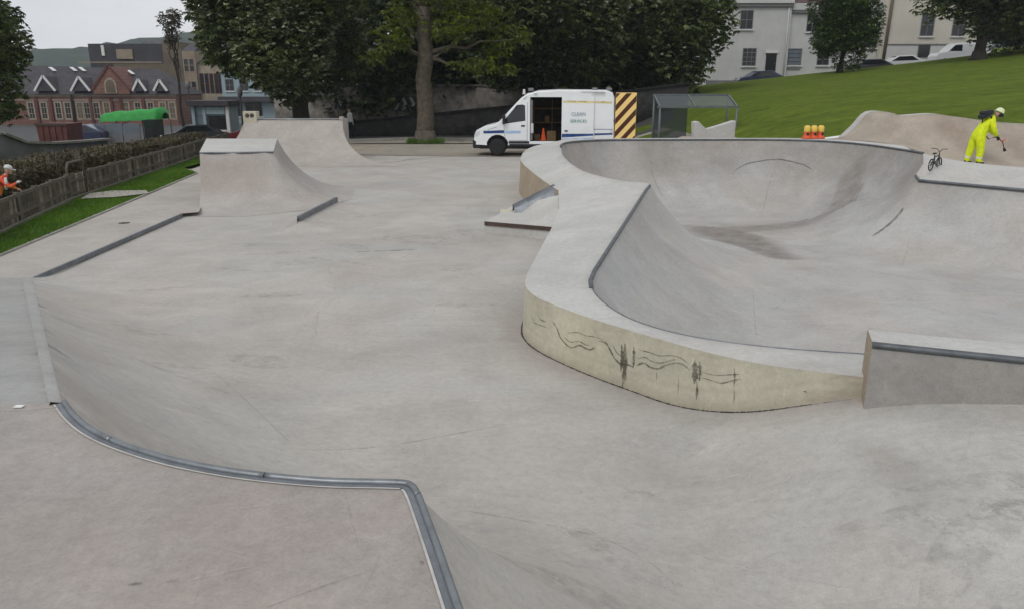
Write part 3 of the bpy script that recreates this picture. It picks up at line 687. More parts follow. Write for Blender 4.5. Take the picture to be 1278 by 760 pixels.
paint_line([(664, 388), (668, 401), (676, 405), (684, 408)], .010)
paint_line([(671, 388), (676, 398), (684, 401)], .008)
paint_line([(690, 400), (696, 408), (701, 420), (710, 430), (716, 433), (725, 430), (733, 434), (740, 435), (745, 431)], .016)
paint_line([(706, 420), (714, 426), (724, 425), (732, 429), (738, 430)], .010)
paint_line([(748, 425), (757, 427), (763, 436), (768, 445), (775, 452), (785, 454), (793, 457)], .018)
paint_line([(710, 415), (722, 414), (732, 418), (745, 420), (755, 424)], .008)
paint_line([(765, 428), (772, 440), (781, 446)], .008)
paint_line([(796, 455), (805, 452), (813, 457), (823, 459), (832, 455), (845, 452), (855, 455), (862, 461)], .016)
paint_line([(797, 447), (806, 445), (815, 450), (826, 452), (838, 449), (848, 447)], .010)
paint_line([(799, 436), (812, 439), (824, 443), (840, 443), (852, 447), (862, 455)], .008)
paint_line([(877, 470), (890, 474), (902, 477), (914, 474), (926, 472)], .010)
paint_line([(877, 463), (892, 467), (905, 467), (925, 466)], .008)
for u, v0, v1, w in ((781, 428, 478, .05), (777, 429, 462, .04), (792, 432, 458, .03), (779, 470, 494, .012), (868, 449, 478, .055), (874, 450, 474, .03), (871, 475, 497, .02), (848, 466, 490, .012), (917, 459, 482, .018), (917, 484, 502, .01), (821, 462, 474, .008)):
    paint_line([(u, v0), (u+.6, (v0+v1)/2), (u, v1)], w, 'paint_drip')
paint_line([(1003, 487), (1007, 488)], .02, 'paint_drip')

# ---------------- steel edged ledge block beside the bowl
ledge = thing('ledge_block', 'grey concrete ledge block with a rounded steel edge, abutting the cream bowl wall', 'ledge', (2.95, 5.9, .4))
TL = np.array(px(1089, 428, 1.0)); TR = np.array(px(1278, 449, .98)); dirv = (TR-TL)/np.linalg.norm(TR-TL); ENDP = TL+dirv*4.2
bk = np.array([-dirv[1], dirv[0], 0])*.40
def ledge_pts(t, back): p = TL+(ENDP-TL)*t; return p+(bk if back else 0)
n = 30; vv = []; 
for t in np.linspace(0, 1, n):
    a, b_ = ledge_pts(t, False), ledge_pts(t, True); bow = .04*math.sin(math.pi*min(1, t*1.2))*np.array([dirv[1], -dirv[0], 0]); a = a+bow; b_ = b_+bow*.6
    for p, z, o in ((a, 0.2, 0), (a, .965, .0), (a, .992, .012), (a, 1.0, .04), (b_, 1.0, -.04), (b_, .99, -.01), (b_, .965, 0), (b_, .1, 0)):
        q = p+bk/.4*o; vv.append((q[0], q[1], z))
fs = [(i*8+k, i*8+k+1, (i+1)*8+k+1, (i+1)*8+k) for i in range(n-1) for k in range(7)]
link('block', arr_mesh('block', vv, fs), M['block'], ledge, True)
mb = MB(); mb.bm.faces.new([mb.bm.verts.new(vv[k]) for k in range(8)]); mb.build('end_face', M['tanwall'], ledge, True)
topq = np.array([[vv[i*8+3], vv[i*8+4]] for i in range(n)]); V = np.concatenate([topq[:, 0], topq[:, 1]]); V[:, 2] += .003
link('top_slab', arr_mesh('top_slab', V, [(i, i+1, n+i+1, n+i) for i in range(n-1)]), M['coping_slab'], ledge, True)
mb = MB(); mb.tube([tuple(np.array(vv[i*8+2])+np.array([0, 0, -.012])) for i in range(n)], .028, 10); mb.build('steel_edge', M['steel_dark'], ledge, True)
mb = MB(); mb.tube([tuple(np.array(vv[i*8+5])+np.array([0, 0, -.002])) for i in range(8, n)], .012, 8); mb.build('steel_edge', M['steel_dark'], ledge, True)

# ---------------- low grind pad and sloping kerb in front of the tan wall
pad = thing('grind_pad', 'low concrete grind pad with a rusty steel front edge, beside the bowl deck', 'grind pad', px(640, 275, 0))
PA, PB, PC, PD = px(605, 277, .24), px(681, 284, .26), px(699, 242, .78), px(637, 259, .30)
PB = (PB[0]+.12, PB[1], PB[2]); PE = px(706, 262, .60)
link('pad_top', arr_mesh('pad_top', [PA, PB, PE, (PC[0]+.1, PC[1], PC[2]), PD], [(0, 1, 4), (1, 3, 4), (1, 2, 3)], True), M['coping_slab'], pad, True)
world_child(wall_strip('front_face', resample([(*PA[:2], PA[2]-.01), (*PB[:2], PB[2]-.01)], .3), -.1, M['coping_slab'], pad, rows=2), pad)
world_child(wall_strip('side_face', resample([(*PD[:2], PD[2]-.01), (*PA[:2], PA[2]-.01)], .3), -.1, M['coping_slab'], pad, rows=2), pad)
mb = MB(); mb.beam((PA[0], PA[1]-.012, PA[2]-.035), (PB[0], PB[1]-.012, PB[2]-.035), .03, .08); mb.build('steel_edge', M['rust'], pad, True)
kb = thing('sloping_kerb', 'grey steel-topped sloping kerb running up to the tan curved wall', 'kerb', px(637, 262, 0))
ka, kc = np.array(px(641, 257, .42)), np.array(px(693, 231, .86)); kd = (kc-ka)[:2]; kd /= np.linalg.norm(kd); kn = np.array([kd[1], -kd[0]])
poly = []
vv = []
for p in (ka, kc):
    for o, z in ((-.16, -.3), (-.16, 0), (.16, -.07), (.16, -.5)): vv.append((p[0]+kn[0]*o, p[1]+kn[1]*o, p[2]+z if z > -.2 else -.1))
link('kerb_top', arr_mesh('kerb_top', vv, [(0, 1, 5, 4), (1, 2, 6, 5), (2, 3, 7, 6)]), M['steel_edge'], kb, True)
mb = MB(); q0 = ka-np.array([*kd, 0])*.25; mb.prism([(-.17, -.1), (.17, -.1), (.15, .26), (.0, .33), (-.15, .30)], 'Y', -.14, .14, .02)
o = mb.build('kerb_end', M['cream'], kb); o.location = (q0[0]-kb.location[0]+.08, q0[1]-kb.location[1]+.1, 0); o.rotation_euler = (0, 0, math.atan2(-kd[0], kd[1]))

# ---------------- hip ramp with flat top
hip = thing('hip_ramp', 'flat-topped concrete hip ramp with concave faces, beside the grass strip', 'ramp', (-7.2, 20.5, 0))
HP = [px(249, 191, 1.30), px(341, 190, 1.30), pd(346, 174, 23.4), pd(258, 174, 23.4)]
hp2 = [(p[0], p[1], 1.30) for p in HP]
def hip_z(xy):
    d, _ = dist(xy, hp2, True); ins = inside(xy, hp2); d = np.where(ins, 0, d)
    top = 1.30+(HP[2][2]-1.30)*np.clip((xy[:, 1]-HP[0][1])/(HP[2][1]-HP[0][1]), 0, 1)
    z = np.minimum(arc(d, np.full(len(xy), 1.30), 2.0), 1.3); return np.where(d < .01, top, z*top/1.3)+.004
def hip_stain(V, Z): return .55*smooth(.15, .6, Z)*smooth(1.28, .9, Z)*smooth(-6.0, -6.7, V[:, 0])
lf = np.array(hp2[3])-np.array(hp2[0]); lf /= np.linalg.norm(lf); L0 = np.array(hp2[0])-lf*2.2
hip_out = [tuple(L0-np.array([.1, 0, 0])), (-6.3, L0[1]-.05, 0), (-5.0, 18.9, 0), (-4.35, 20.5, 0), (-4.6, 22.5, 0), (-5.2, 23.5, 0), tuple(HP[2]), tuple(HP[3]), tuple(HP[0])]
world_child(sheet('ramp_surface', hip_out, hip_z, .12, M['hip'], hip, stain=hip_stain), hip)
lp = resample([tuple(HP[3]), tuple(HP[0]), tuple(L0)], .15); lp = [(p[0], p[1], float(hip_z(np.array([[p[0]+.01, p[1]]]))[0])) for p in lp]
world_child(wall_strip('side_wall', lp, -.1, M['hip'], hip, rows=4), hip)
bp_ = resample([(-5.2, 23.5, 0), tuple(HP[2]), tuple(HP[3])], .2); bp_ = [(p[0], p[1], float(hip_z(np.array([[p[0], p[1]-.01]]))[0])) for p in bp_]
world_child(wall_strip('back_wall', bp_, -.1, M['hip'], hip, rows=2), hip)
V = [(p[0], p[1], p[2]+.012) for p in HP]; Vc = np.mean(V, 0); V = [tuple(Vc+(np.array(p)-Vc)*np.array([1.005, 1.0, 1])) for p in V]
link('top_slab', arr_mesh('top_slab', V, [(0, 1, 2, 3)]), M['coping_slab'], hip, True)
mb = MB(); mb.tube([(*HP[0][:2], 1.29), (*HP[1][:2], 1.29)], .022, 8); mb.build('coping', M['steel_edge'], hip, True)
# low steel-edged step beside the hip
st = thing('steel_edged_step', 'low concrete step with dark steel edge at the flank of the hip ramp', 'step', px(395, 262, 0))
s0, s1 = px(371, 271, .24), px(419, 247, .24)
def gz_(x, y): return max(float(hip_z(np.array([[x, y]]))[0]), 0)-.01
l0, l1, fr = (s0[0]-.75, s0[1]+.55), (s1[0]-.45, s1[1]+.1), (s0[0]-.25, s0[1]-.55)
sv3 = [(s0[0], s0[1], .24), (s1[0], s1[1], .24), (*l1, gz_(*l1)), (*l0, gz_(*l0)), (*fr, -.01), (s0[0]+.04, s0[1]-.3, -.01)]
link('step_top', arr_mesh('step_top', sv3, [(0, 1, 2), (0, 2, 3), (0, 3, 4), (0, 4, 5)], True), M['hip'], st, True)
def apron_z(xy): d_, _ = dist(xy, [s0, s1]); return arc(d_, np.full(len(xy), .15), 4.2)-.004
_u = np.array([s1[0]-s0[0], s1[1]-s0[1]]); _u /= np.linalg.norm(_u); _n = np.array([_u[1], -_u[0]]); apo = [(s0[0], s0[1], 0), (s1[0], s1[1], 0)]
_pt = lambda c, a: (c[0]+(_u[0]*math.cos(a)+_n[0]*math.sin(a))*1.12, c[1]+(_u[1]*math.cos(a)+_n[1]*math.sin(a))*1.12, 0)
apo += [_pt(s1, a) for a in np.linspace(.5, 1.57, 6)]+[_pt(s0, a) for a in np.linspace(1.57, 3.6, 10)]
world_child(sheet('banked_apron', apo, apron_z, .12, M['floor'], st, stain=lambda V, Z: np.zeros(len(V))), st)
mb = MB(); mb.beam((s0[0]+.02, s0[1], .185), (s1[0]+.02, s1[1], .185), .06, .13); mb.build('steel_edge', M['steel_edge'], st, True)

# ---------------- far quarter pipe
qp = thing('quarter_pipe', 'tall concrete quarter pipe with flared side, in front of the chestnut trunk', 'quarter pipe', (-8, 31, 0))
QL, QR = pd(306, 150, 32.0), pd(426, 150, 32.0); qh = QL[2]
def qp_z(xy):
    d = np.clip(32.0-xy[:, 1], 0, None); return arc(d, np.full(len(xy), qh), 3.6)+.005
q_foot = 32.0-math.sqrt(3.6**2-(3.6-qh)**2)
qr_edge = [(QR[0]+(.05)+2.75*t**1.6, 32.0-(32.0-q_foot)*t, 0) for t in np.linspace(0, 1, 12)]
world_child(sheet('ramp_surface', [(QL[0], 32, 0), *qr_edge[::1], (QL[0]-1.0, q_foot, 0)], qp_z, .25, M['slab'], qp, stain=lambda V, Z: .12*smooth(1.5, .3, Z)), qp)
eq = [(p[0], p[1], float(qp_z(np.array([[p[0], p[1]]]))[0])) for p in qr_edge]
world_child(wall_strip('side_wall', eq[::-1], -.1, M['slab'], qp, rows=3), qp)
mb = MB(); mb.box(QL[0], QR[0], 32.0, 33.3, -.1, qh, .0); mb.build('top_block', M['slab'], qp, True)
mb = MB(); mb.tube([(QL[0], 32.0, qh+.01), (QR[0], 32.0, qh+.01)], .03, 8); mb.build('coping', M['steel'], qp, True)
mb = MB(); mb.box(QL[0]-.05, QL[0]+.5, 31.9, 32.3, -.1, qh+.33, .02); mb.build('end_post', M['cream'], qp, True)
mb = MB()
for k in (.13, .32): mb.lathe([(.085, 0), (.055, 0), (.055, -.006), (.085, -.006)], 14, (QL[0]+k, 31.898, qh+.17), 'Y')
mb.build('painted_ring', M['paint_dark'], qp, True)
mb = MB(); mb.box(QR[0]-.08, QR[0]+.08, 31.95, 32.2, qh, qh+.12, .01); mb.build('end_cap', M['slab'], qp, True)

# ---------------- rear banked wall on the right
bank = thing('banked_wall', 'brown stained concrete bank with wavy top behind the worker, below the grass', 'banked wall', (12, 22.5, .8))
b_foot = [(9.75, 25.05, 1.3), (10.4, 24.6, 1.31), (11.05, 23.4, 1.3), (11.4, 22.2, 1.2), (11.6, 21.3, .98), (11.9, 20.85, .86), (13.5, 20.5, .8), (16, 20.1, .8), (19, 19.7, .8)]
b_top = [pd(1052, 173, 25.3), pd(1068, 158, 25.3), pd(1085, 141, 25.1), pd(1112, 141, 24.6), pd(1126, 145, 24.2), pd(1165, 143, 23.7), pd(1200, 147, 23.2), pd(1278, 156, 22.6), (18.5, 21.9, 1.75)]
nf = 60
def along(pts, n):
    P = np.array(catmull(pts, 8)); s = np.r_[0, np.cumsum(np.linalg.norm(np.diff(P, axis=0), axis=1))]; t = np.linspace(0, s[-1], n)
    return np.stack([np.interp(t, s, P[:, k]) for k in range(3)], 1)
FB, TB = along(b_foot, nf), along(b_top, nf); rows = 10; vv = []
for r_ in range(rows+1):
    t = r_/rows; ht = 1-math.sqrt(max(0, 1-(t*.96)**2)); ht /= 1-math.sqrt(1-.96**2); q = FB+(TB-FB)*t; q[:, 2] = FB[:, 2]+(TB[:, 2]-FB[:, 2])*ht; vv.append(q)
q = TB.copy(); q[:, 1] += .35; q[:, 2] += .01; vv.append(q); q = q.copy(); q[:, 1] += .05; q[:, 2] -= 1.2; vv.append(q)
V = np.concatenate(vv); me = arr_mesh('bank_surface', V, [(r_*nf+i, r_*nf+i+1, (r_+1)*nf+i+1, (r_+1)*nf+i) for r_ in range(rows+2) for i in range(nf-1)], True)
at = me.attributes.new('stain', 'FLOAT', 'POINT')
sv = []
for r_ in range(rows+3):
    for i in range(nf):
        x = V[r_*nf+i, 0]; sv.append(min(1, max(0, (.15+.75*max(0, math.sin(x*3.1+r_*.25)*math.sin(x*1.3+1)))*(1 if 3 <= r_ <= 9 else .25))))
at.data.foreach_set('value', np.array(sv, dtype=np.float32)); link('bank_surface', me, M['bank'], bank, True)
flat = np.concatenate([vv[rows], vv[rows+1]]); flat[:, 2] += .006
link('top_edge', arr_mesh('top_edge', flat, [(i, i+1, nf+i+1, nf+i) for i in range(nf-1)]), M['coping_slab'], bank, True)
def plan_z(z): return lambda xy: np.full(len(xy), z)
ribbon('joint', [(11.6, 21.0), (13.5, 20.46), (16, 20.05)], .07, island_z, M['joint'], bank, lift=.01); world_child(bank.children[-1], bank)

# ---------------- path slab along the grass, with steel strip
slab_out = [px(-60, 347, .09), px(40, 347, .09), px(226, 267, .09), (L0[0]-.06, L0[1]+.1, .09), (HP[0][0]+.02, HP[0][1], .09), (HP[3][0]+.02, HP[3][1], .09), (-9.3, 27.5, .09), (-11.6, 27.5, .09), px(246, 217, .09), px(120, 270, .09), px(0, 320, .09), px(-60, 342, .09)]
path = sheet('concrete_path', slab_out, plan_z(.09), .2, M['slab'], stain=lambda V, Z: np.zeros(len(V))); tag(path, 'pinkish concrete path strip between the grass and the plaza floor', kind='structure')
world_child(wall_strip('path_edge', resample([px(40, 347, .09), px(226, 267, .09)], .3), -.1, M['slab'], path, rows=2), path)
e0, e1 = px(42, 346, .09), px(226, 267, .09); mb = MB(); mb.beam((e0[0]+.015, e0[1], .055), (e1[0]+.015, e1[1], .055), .04, .08); mb.build('steel_edge', M['steel_edge'], path)
mb = MB(); g0 = slab_out[-3:]; 
ek = resample([px(-60, 342, .09), px(0, 320, .09), px(120, 270, .09), px(246, 217, .09)], 1.0)
for a, b_ in zip(ek[:-1], ek[1:]): mb.beam((a[0], a[1], .07), (b_[0], b_[1], .07), .07, .10)
mb.build('path_kerb', M['kerb'], path)
mb = MB(); c = px(155, 279, .09); mb.lathe([(.12, .094), (.12, .098), (.001, .099)], 14, (c[0], c[1], 0)); mb.build('drain_cover', M['joint'], path)

# ================================================================== TERRAIN, ROADS
def ter(xy):
    xy = np.asarray(xy, float).reshape(-1, 2); x, y = xy[:, 0], xy[:, 1]
    yy = np.minimum(y, 70); hill = .05+.1035*np.clip(x, 0, 60)+.0184*yy+.02*np.clip(x-33, 0, 40)
    w = smooth(4.5, 12, x-.0*y)*smooth(18, 27, y); z = -.035*(1-w)+hill*w
    z = z-.75*smooth(12.8, 19, -x)*smooth(8, 20, y)-1.7*smooth(32, 95, y)*smooth(2, 30, -x)
    return z-.85*w*smooth(66, 71, y)
def tz(x, y): return float(ter([(x, y)])[0])
park = [(-9.6, -3.2), (-9.6, 9.2)]+[tuple(p[:2]) for p in (px(-60, 342, .09), px(0, 320, .09), px(120, 270, .09), px(246, 217, .09))]+[(-11.7, 27.6), (-12.05, 34.35), (-3, 35.65), (6.05, 35.65), (6.05, 25.6), (8.5, 25.75), (10.3, 25.75), (12, 25.3), (14, 23.9), (19.1, 22.5), (19.1, -3.2)]
ground = sheet('ground', [(-170, -40, 0), (170, -40, 0), (170, 260, 0), (-170, 260, 0)], lambda xy: np.where(np.hypot(xy[:, 0], xy[:, 1]) < 300, ter(xy), -3), 3.0, M['grass_far'], holes=[[(x, y, 0) for x, y in park]])
tag(ground, 'mown grass ground rising to the terrace', kind='structure')
far = MB(); far.box(-3000, 3000, 255, 3500, -4.2, -3.2); far.box(-3000, -165, -60, 258, -4.3, -3.4); far.box(165, 3000, -60, 258, 1.0, 2.0)
tag(far.build('far_ground', M['grass_far']), 'far flat ground', kind='structure')
# bright lawn strip between the path and the fence
_f = [px(u, v, .13)[:2] for u, v in ((0, 290), (47, 268), (87, 249.5), (140, 231.5), (246, 196))]; _d = np.array(_f[0])-np.array(_f[1])
FENCE = [tuple(np.array(_f[0])+_d*1.4)]+_f+[tuple(np.array(_f[-1])+(np.array(_f[-1])-np.array(_f[-2]))*.6)]
lawn_out = [(*px(-60, 342, .09)[:2], 0), (*px(0, 320, .09)[:2], 0), (*px(120, 270, .09)[:2], 0), (*px(246, 217, .09)[:2], 0), (-11.7, 27.6, 0), (-12.1, 34.5, 0), (-12.5, 40, 0)]+[(x-.25, y, 0) for x, y in FENCE[::-1]]+[(-10.3, 9.5, 0)]
def lawn_z(xy):
    d, _ = dist(xy, [(x, y, 0) for x, y in FENCE]); e = .03*np.sin(xy[:, 0]*3)*np.sin(xy[:, 1]*2.1); return .065+.05*smooth(2.5, .3, d)+e*.4
lawn = sheet('lawn', lawn_out, lawn_z, .3, M['grass']); tag(lawn, 'bright green lawn strip by the board fence', kind='structure')
def blades(name, outline, n, h, m, zf, parent=None, hv=.6):
    A = np.array(outline)[:, :2]; P = RNG.random((n*4, 2))*(A.max(0)-A.min(0))+A.min(0); P = P[inside(P, outline)][:n]; n = len(P); z = zf(P)
    a = RNG.random(n)*6.28; hh = h*(1-hv/2+hv*RNG.random(n)); w = .006+.008*RNG.random(n); le = (RNG.random((n, 2))-.5)*hh[:, None]*.9
    dx = np.stack([np.cos(a)*w, np.sin(a)*w], 1)
    V = np.stack([np.column_stack([P-dx, z-.01]), np.column_stack([P+dx, z-.01]), np.column_stack([P+le, z+hh])], 1).reshape(-1, 3)
    o = link(name, arr_mesh(name, V, np.arange(3*n).reshape(-1, 3)), m, parent); tag(o, kind='stuff'); return o
M['blade'] = leaf_mat('grass_blades', (.07, .15, .015), (.10, .20, .02), (.15, .26, .04), .35)
tag(blades('lawn_grass', lawn_out, 60000, .06, M['blade'], lawn_z), 'short bright green grass of the lawn strip by the fence', 'grass')
# pale worn path to the gate
gp = [(*px(101, 250, .14)[:2], 0), (*px(140, 247, .14)[:2], 0), (*px(186, 241, .14)[:2], 0), (*px(182, 238, .14)[:2], 0), (*px(140, 239, .14)[:2], 0), (*px(112, 243, .14)[:2], 0)]
tag(sheet('gate_path', gp, lambda q: lawn_z(q)+.05, .3, M['slab']), 'narrow pale path from the fence gate over the lawn', kind='structure')
# tan paving behind the plaza and under the van
pav_out = [(-6.9, 34.0, 0), (-4.2, 33.6, 0), (0, 33.2, 0), (6, 33.0, 0), (6, 25.6, 0), (7.0, 25.9, 0), (8.2, 30, 0), (8.2, 36, 0), (8, 41.8, 0), (-6, 43.2, 0), (-9.5, 41.5, 0), (-11.5, 37.5, 0)]
def pav_z(xy): return np.maximum(ter(xy), -.02)+.035
pav = sheet('paving', pav_out, pav_z, .6, M['paving'], stain=lambda V, Z: .5*blob(V, (-1, 34.3), (6, .35), 0, .8)+.4*blob(V, (2.5, 33.2), (4, .5), 0, .7)); tag(pav, 'tan paved strip under the parked van', kind='structure')
mb = MB()
ks = resample([(-11.6, 37.6, 0), (-9.5, 41.3, 0), (-6, 43.0, 0), (0, 42.6, 0), (9, 41.5, 0)], 1.0)
for a, b_ in zip(ks[:-1], ks[1:]): mb.beam((a[0], a[1], .09), (b_[0], b_[1], .09), .16, .14)
mb.build('kerb', M['kerb'], pav)
verge = sheet('verge', [(-9.2, 40.0, 0), (-6, 41.8, 0), (4, 41.2, 0), (3.4, 39.9, 0), (-5, 40.3, 0)], plan_z(.06), .5, M['paving'], stain=lambda V, Z: np.full(len(V), .25)); tag(verge, 'worn earth verge round the plane tree', kind='structure')
# asphalt road beyond, dark in the shade of the trees
road = sheet('road', [(-60, 46, 0), (-30, 42, 0), (-12, 43.2, 0), (-6, 43.15, 0), (0, 42.75, 0), (8, 41.85, 0), (9.5, 46, 0), (9.5, 52, 0), (6, 58, 0), (-60, 62, 0)], lambda xy: ter(xy)+.03, 1.5, M['asphalt']); tag(road, 'dark asphalt road under the trees', kind='structure')
street = sheet('street', [(-150, 60, 0), (-60, 60, 0), (-12, 60, 0), (-10, 110, 0), (-150, 130, 0)], lambda xy: ter(xy)+.03, 4, M['street']); tag(street, 'grey street in front of the brick school', kind='structure')
terr = sheet('terrace_road', [(14, 70.5, 0), (70, 66, 0), (70, 77.5, 0), (14, 79, 0)], lambda xy: ter(xy)+.06, 2.5, M['street']); tag(terr, 'road along the white terrace', kind='structure')
# wooded ridge far behind
gx = np.linspace(-900, 500, 141); gy = np.linspace(480, 760, 29); X, Y = np.meshgrid(gx, gy)
Hh = 8+smooth(480, 640, Y)*(32+7*np.sin(X*.006+1)+5*np.sin(X*.021))+RNG.random(X.shape)*5.5
nx = len(gx); fs = [(j*nx+i, j*nx+i+1, (j+1)*nx+i+1, (j+1)*nx+i) for j in range(len(gy)-1) for i in range(nx-1)]
tag(link('wooded_hill', arr_mesh('wooded_hill', np.column_stack([X.ravel(), Y.ravel(), Hh.ravel()-4]), fs, False), M['hill_wood']), 'far wooded ridge', kind='structure')

# ================================================================== TREES
def leaves_mesh(name, centers, size, m, parent, droop=.35, palm=5):
    """palmate leaves: several rhombic leaflets round each point"""
    C = np.asarray(centers); n = len(C); allV = []; 
    yaw = RNG.random(n)*6.283; tilt = (RNG.random(n)-.5)*1.3; roll = (RNG.random(n)-.5)*1.3; s = size*(.6+.8*RNG.random(n))
    cy, sy, ct, st_, cr, sr = np.cos(yaw), np.sin(yaw), np.cos(tilt), np.sin(tilt), np.cos(roll), np.sin(roll)
    ex = np.stack([cy*ct, sy*ct, -st_], 1); ey = np.stack([-sy*cr+cy*st_*sr, cy*cr+sy*st_*sr, ct*sr], 1); ez = np.cross(ex, ey)
    for k in range(palm):
        a = (k-(palm-1)/2)*(2.2/max(1, palm-1)) if palm > 1 else 0.0
        d = ex*math.cos(a)+ey*math.sin(a); q = -ex*math.sin(a)+ey*math.cos(a); ln = s*(1-.25*abs(a)/1.1)
        tip = d*ln[:, None]-ez*(droop*ln)[:, None]; mid = d*(ln*.6)[:, None]; w = q*(ln*.2 if palm > 1 else ln*.38)[:, None]
        allV.append(np.stack([C, C+mid+w, C+tip, C+mid-w], 1))
    V = np.stack(allV, 1).reshape(-1, 3); return link(name, arr_mesh(name, V, np.arange(len(V)).reshape(-1, 4)), m, parent)
def crown_points(lumps, n, shell=.55):
    vol = np.array([l[3]*l[4]*l[5] for l in lumps])**(.67); cnt = (n*vol/vol.sum()).astype(int); out = []
    for l, c in zip(lumps, cnt):
        d = RNG.normal(size=(c, 3)); d /= np.linalg.norm(d, axis=1)[:, None]; r_ = (shell+(1-shell)*RNG.random(c)**.6)
        r_ *= 1+.16*np.sin(d[:, 0]*7+l[0])*np.sin(d[:, 1]*6+l[1])*np.sin(d[:, 2]*8)
        out.append(np.array(l[:3])+d*r_[:, None]*np.array(l[3:6]))
    return np.concatenate(out)
def lumpy(c, rad, n, rl=(.35, .55), seed=0):
    g = np.random.default_rng(seed); out = [(c[0], c[1], c[2], rad[0]*.72, rad[1]*.72, rad[2]*.72)]
    for _ in range(n):
        d = g.normal(size=3); d /= np.linalg.norm(d); k = rl[0]+(rl[1]-rl[0])*g.random(); f = .62+.22*g.random()
        out.append((c[0]+d[0]*rad[0]*f, c[1]+d[1]*rad[1]*f, c[2]+d[2]*rad[2]*f, rad[0]*k, rad[1]*k, rad[2]*k*.85))
    return out
def limb(mb, a, b, r0, r1, n=6, wob=.1, seed=1):
    g = np.random.default_rng(seed); a, b = np.array(a, float), np.array(b, float); L = np.linalg.norm(b-a); pts = []; rr = []
    for i in range(n+1):
        t = i/n; w = (g.random(3)-.5)*wob*L*math.sin(math.pi*t)*.5; pts.append(tuple(a+(b-a)*t+w)); rr.append(r0+(r1-r0)*t**.8)
    mb.tube(pts, rr, 9, True)
def tree(name, label, base, th, tr, c, rad, nl, nleaf, size, lm, bm_, seed, cat='tree', blossom_glints=0, shell=.55, group=None, limbs=7, palm=5, extra=()):
    t = thing(name, label, cat, base, 0, group); b = np.array(base)
    mb = MB(); limb(mb, (0, 0, -.15), (0.1, 0, th), tr, tr*.72, 8, .05, seed); mb.lathe([(tr*1.7, -.1), (tr*1.25, .18), (tr*1.02, .6)], 12)
    mb.build('trunk', bm_, t)
    g = np.random.default_rng(seed); mb = MB(); top = np.array(c)-b
    for k in range(limbs):
        e = top+(g.random(3)-.5)*np.array(rad)*1.25; e[2] = max(e[2], th*.9); limb(mb, (0.05, 0, th*(.72+.28*g.random())), tuple(e), tr*.42, .03, 7, .22, seed+k+3)
    mb.build('branches', bm_, t)
    L = lumpy(tuple(top), rad, nl, seed=seed)+[tuple(np.array(e[:3])-b)+tuple(e[3:]) for e in extra]
    P = crown_points(L, nleaf, shell); P = P[P[:, 2] > .25]
    leaves_mesh('crown', P, size, lm, t, palm=palm)
    if blossom_glints:
        Q = crown_points(L, blossom_glints*3, .93); Q = Q[(Q[:, 2] > .5)][:blossom_glints]
        o = leaves_mesh('blossom_glints', Q, .19, M['blossom_glints'], t, droop=.1, palm=4); tag(o, kind='stuff')
    return t
def on_ter(u, Y, dz=0.0):
    x = ray(u, 105)[0]/ray(u, 105)[1]*Y; return (x, Y, tz(x, Y)+dz)
b = on_ter(371, 45); tree('chestnut_tree', 'dark horse chestnut with pale flowers and painted leaf glints behind the quarter pipe', b, 3.4, .55, (b[0]-.5, b[1], 7.3), (4.7, 4.6, 5.0), 26, 15000, .34, M['leaf_dark'], M['bark_dark'], 5, blossom_glints=5200)
b = on_ter(670, 52); tree('chestnut_tree', 'broad horse chestnut crown standing right behind the white van', b, 3.0, .5, (b[0], b[1], 6.7), (5.2, 4.4, 5.0), 24, 14000, .36, M['leaf_dark'], M['bark_dark'], 15, blossom_glints=3600)
b = on_ter(822, 56); tree('chestnut_tree', 'horse chestnut above the striped van door, reaching towards the white terrace', b, 3.2, .5, (b[0]-.1, b[1], 7.6), (4.6, 4.2, 5.0), 24, 12000, .36, M['leaf_dark'], M['bark_dark'], 25, blossom_glints=3200)
b = on_ter(490, 60); tree('background_tree', 'shaded dark tree filling the gap behind the plane trunk', b, 3.0, .4, (b[0], b[1], 6.3), (7.4, 5, 6.6), 24, 12000, .42, M['leaf_back'], M['bark_dark'], 35)
b = on_ter(752, 66); tree('background_tree', 'shaded dark tree between the two chestnuts above the van', b, 3.0, .4, (b[0], b[1], 7.6), (9, 5, 7.4), 24, 13000, .45, M['leaf_back'], M['bark_dark'], 45)
b = on_ter(598, 64); tree('background_tree', 'shaded dark tree behind the lime green plane foliage', b, 3.0, .4, (b[0], b[1], 6.6), (7, 5, 6.8), 24, 11000, .45, M['leaf_back'], M['bark_dark'], 48)
# plane tree in front with lime green sprays
b = px(531, 178, .06)
ex = []
for u, v, dY, rx, rz in ((600, 20, 0, 1.6, .8), (640, 45, 1, 1.1, .6), (590, 82, -1, 1.3, .38), (620, 60, 0, .9, .6), (490, 48, -1, 1.2, .7), (470, 70, 0, .8, .4), (560, 35, -1, 1.2, .8), (505, 20, 0, 1.2, .7), (560, 0, 0, 1.8, .9), (630, 88, 0, .8, .35)):
    q = pd(u, v, b[1]+dY); ex.append((*q, rx, rx, rz))
pl = tree('plane_tree', 'plane tree with pale straight trunk and lime green sprays, in the verge', b, 6.6, .48, (b[0], b[1], 11), (4.5, 4, 3.2), 10, 5200, .30, M['leaf_lime'], M['bark'], 55, extra=ex, shell=.2, limbs=5, palm=3)
mb = MB()
for u, v, h0 in ((590, 84, 4.2), (640, 50, 4.4), (480, 55, 4.3), (600, 25, 5.0), (500, 25, 4.9), (560, 62, 4.0)):
    q = pd(u, v, b[1]); limb(mb, (0, 0, h0), (q[0]-b[0], q[1]-b[1], q[2]-b[2]), .14, .03, 6, .15, int(u))
mb.build('branches', M['bark'], pl)
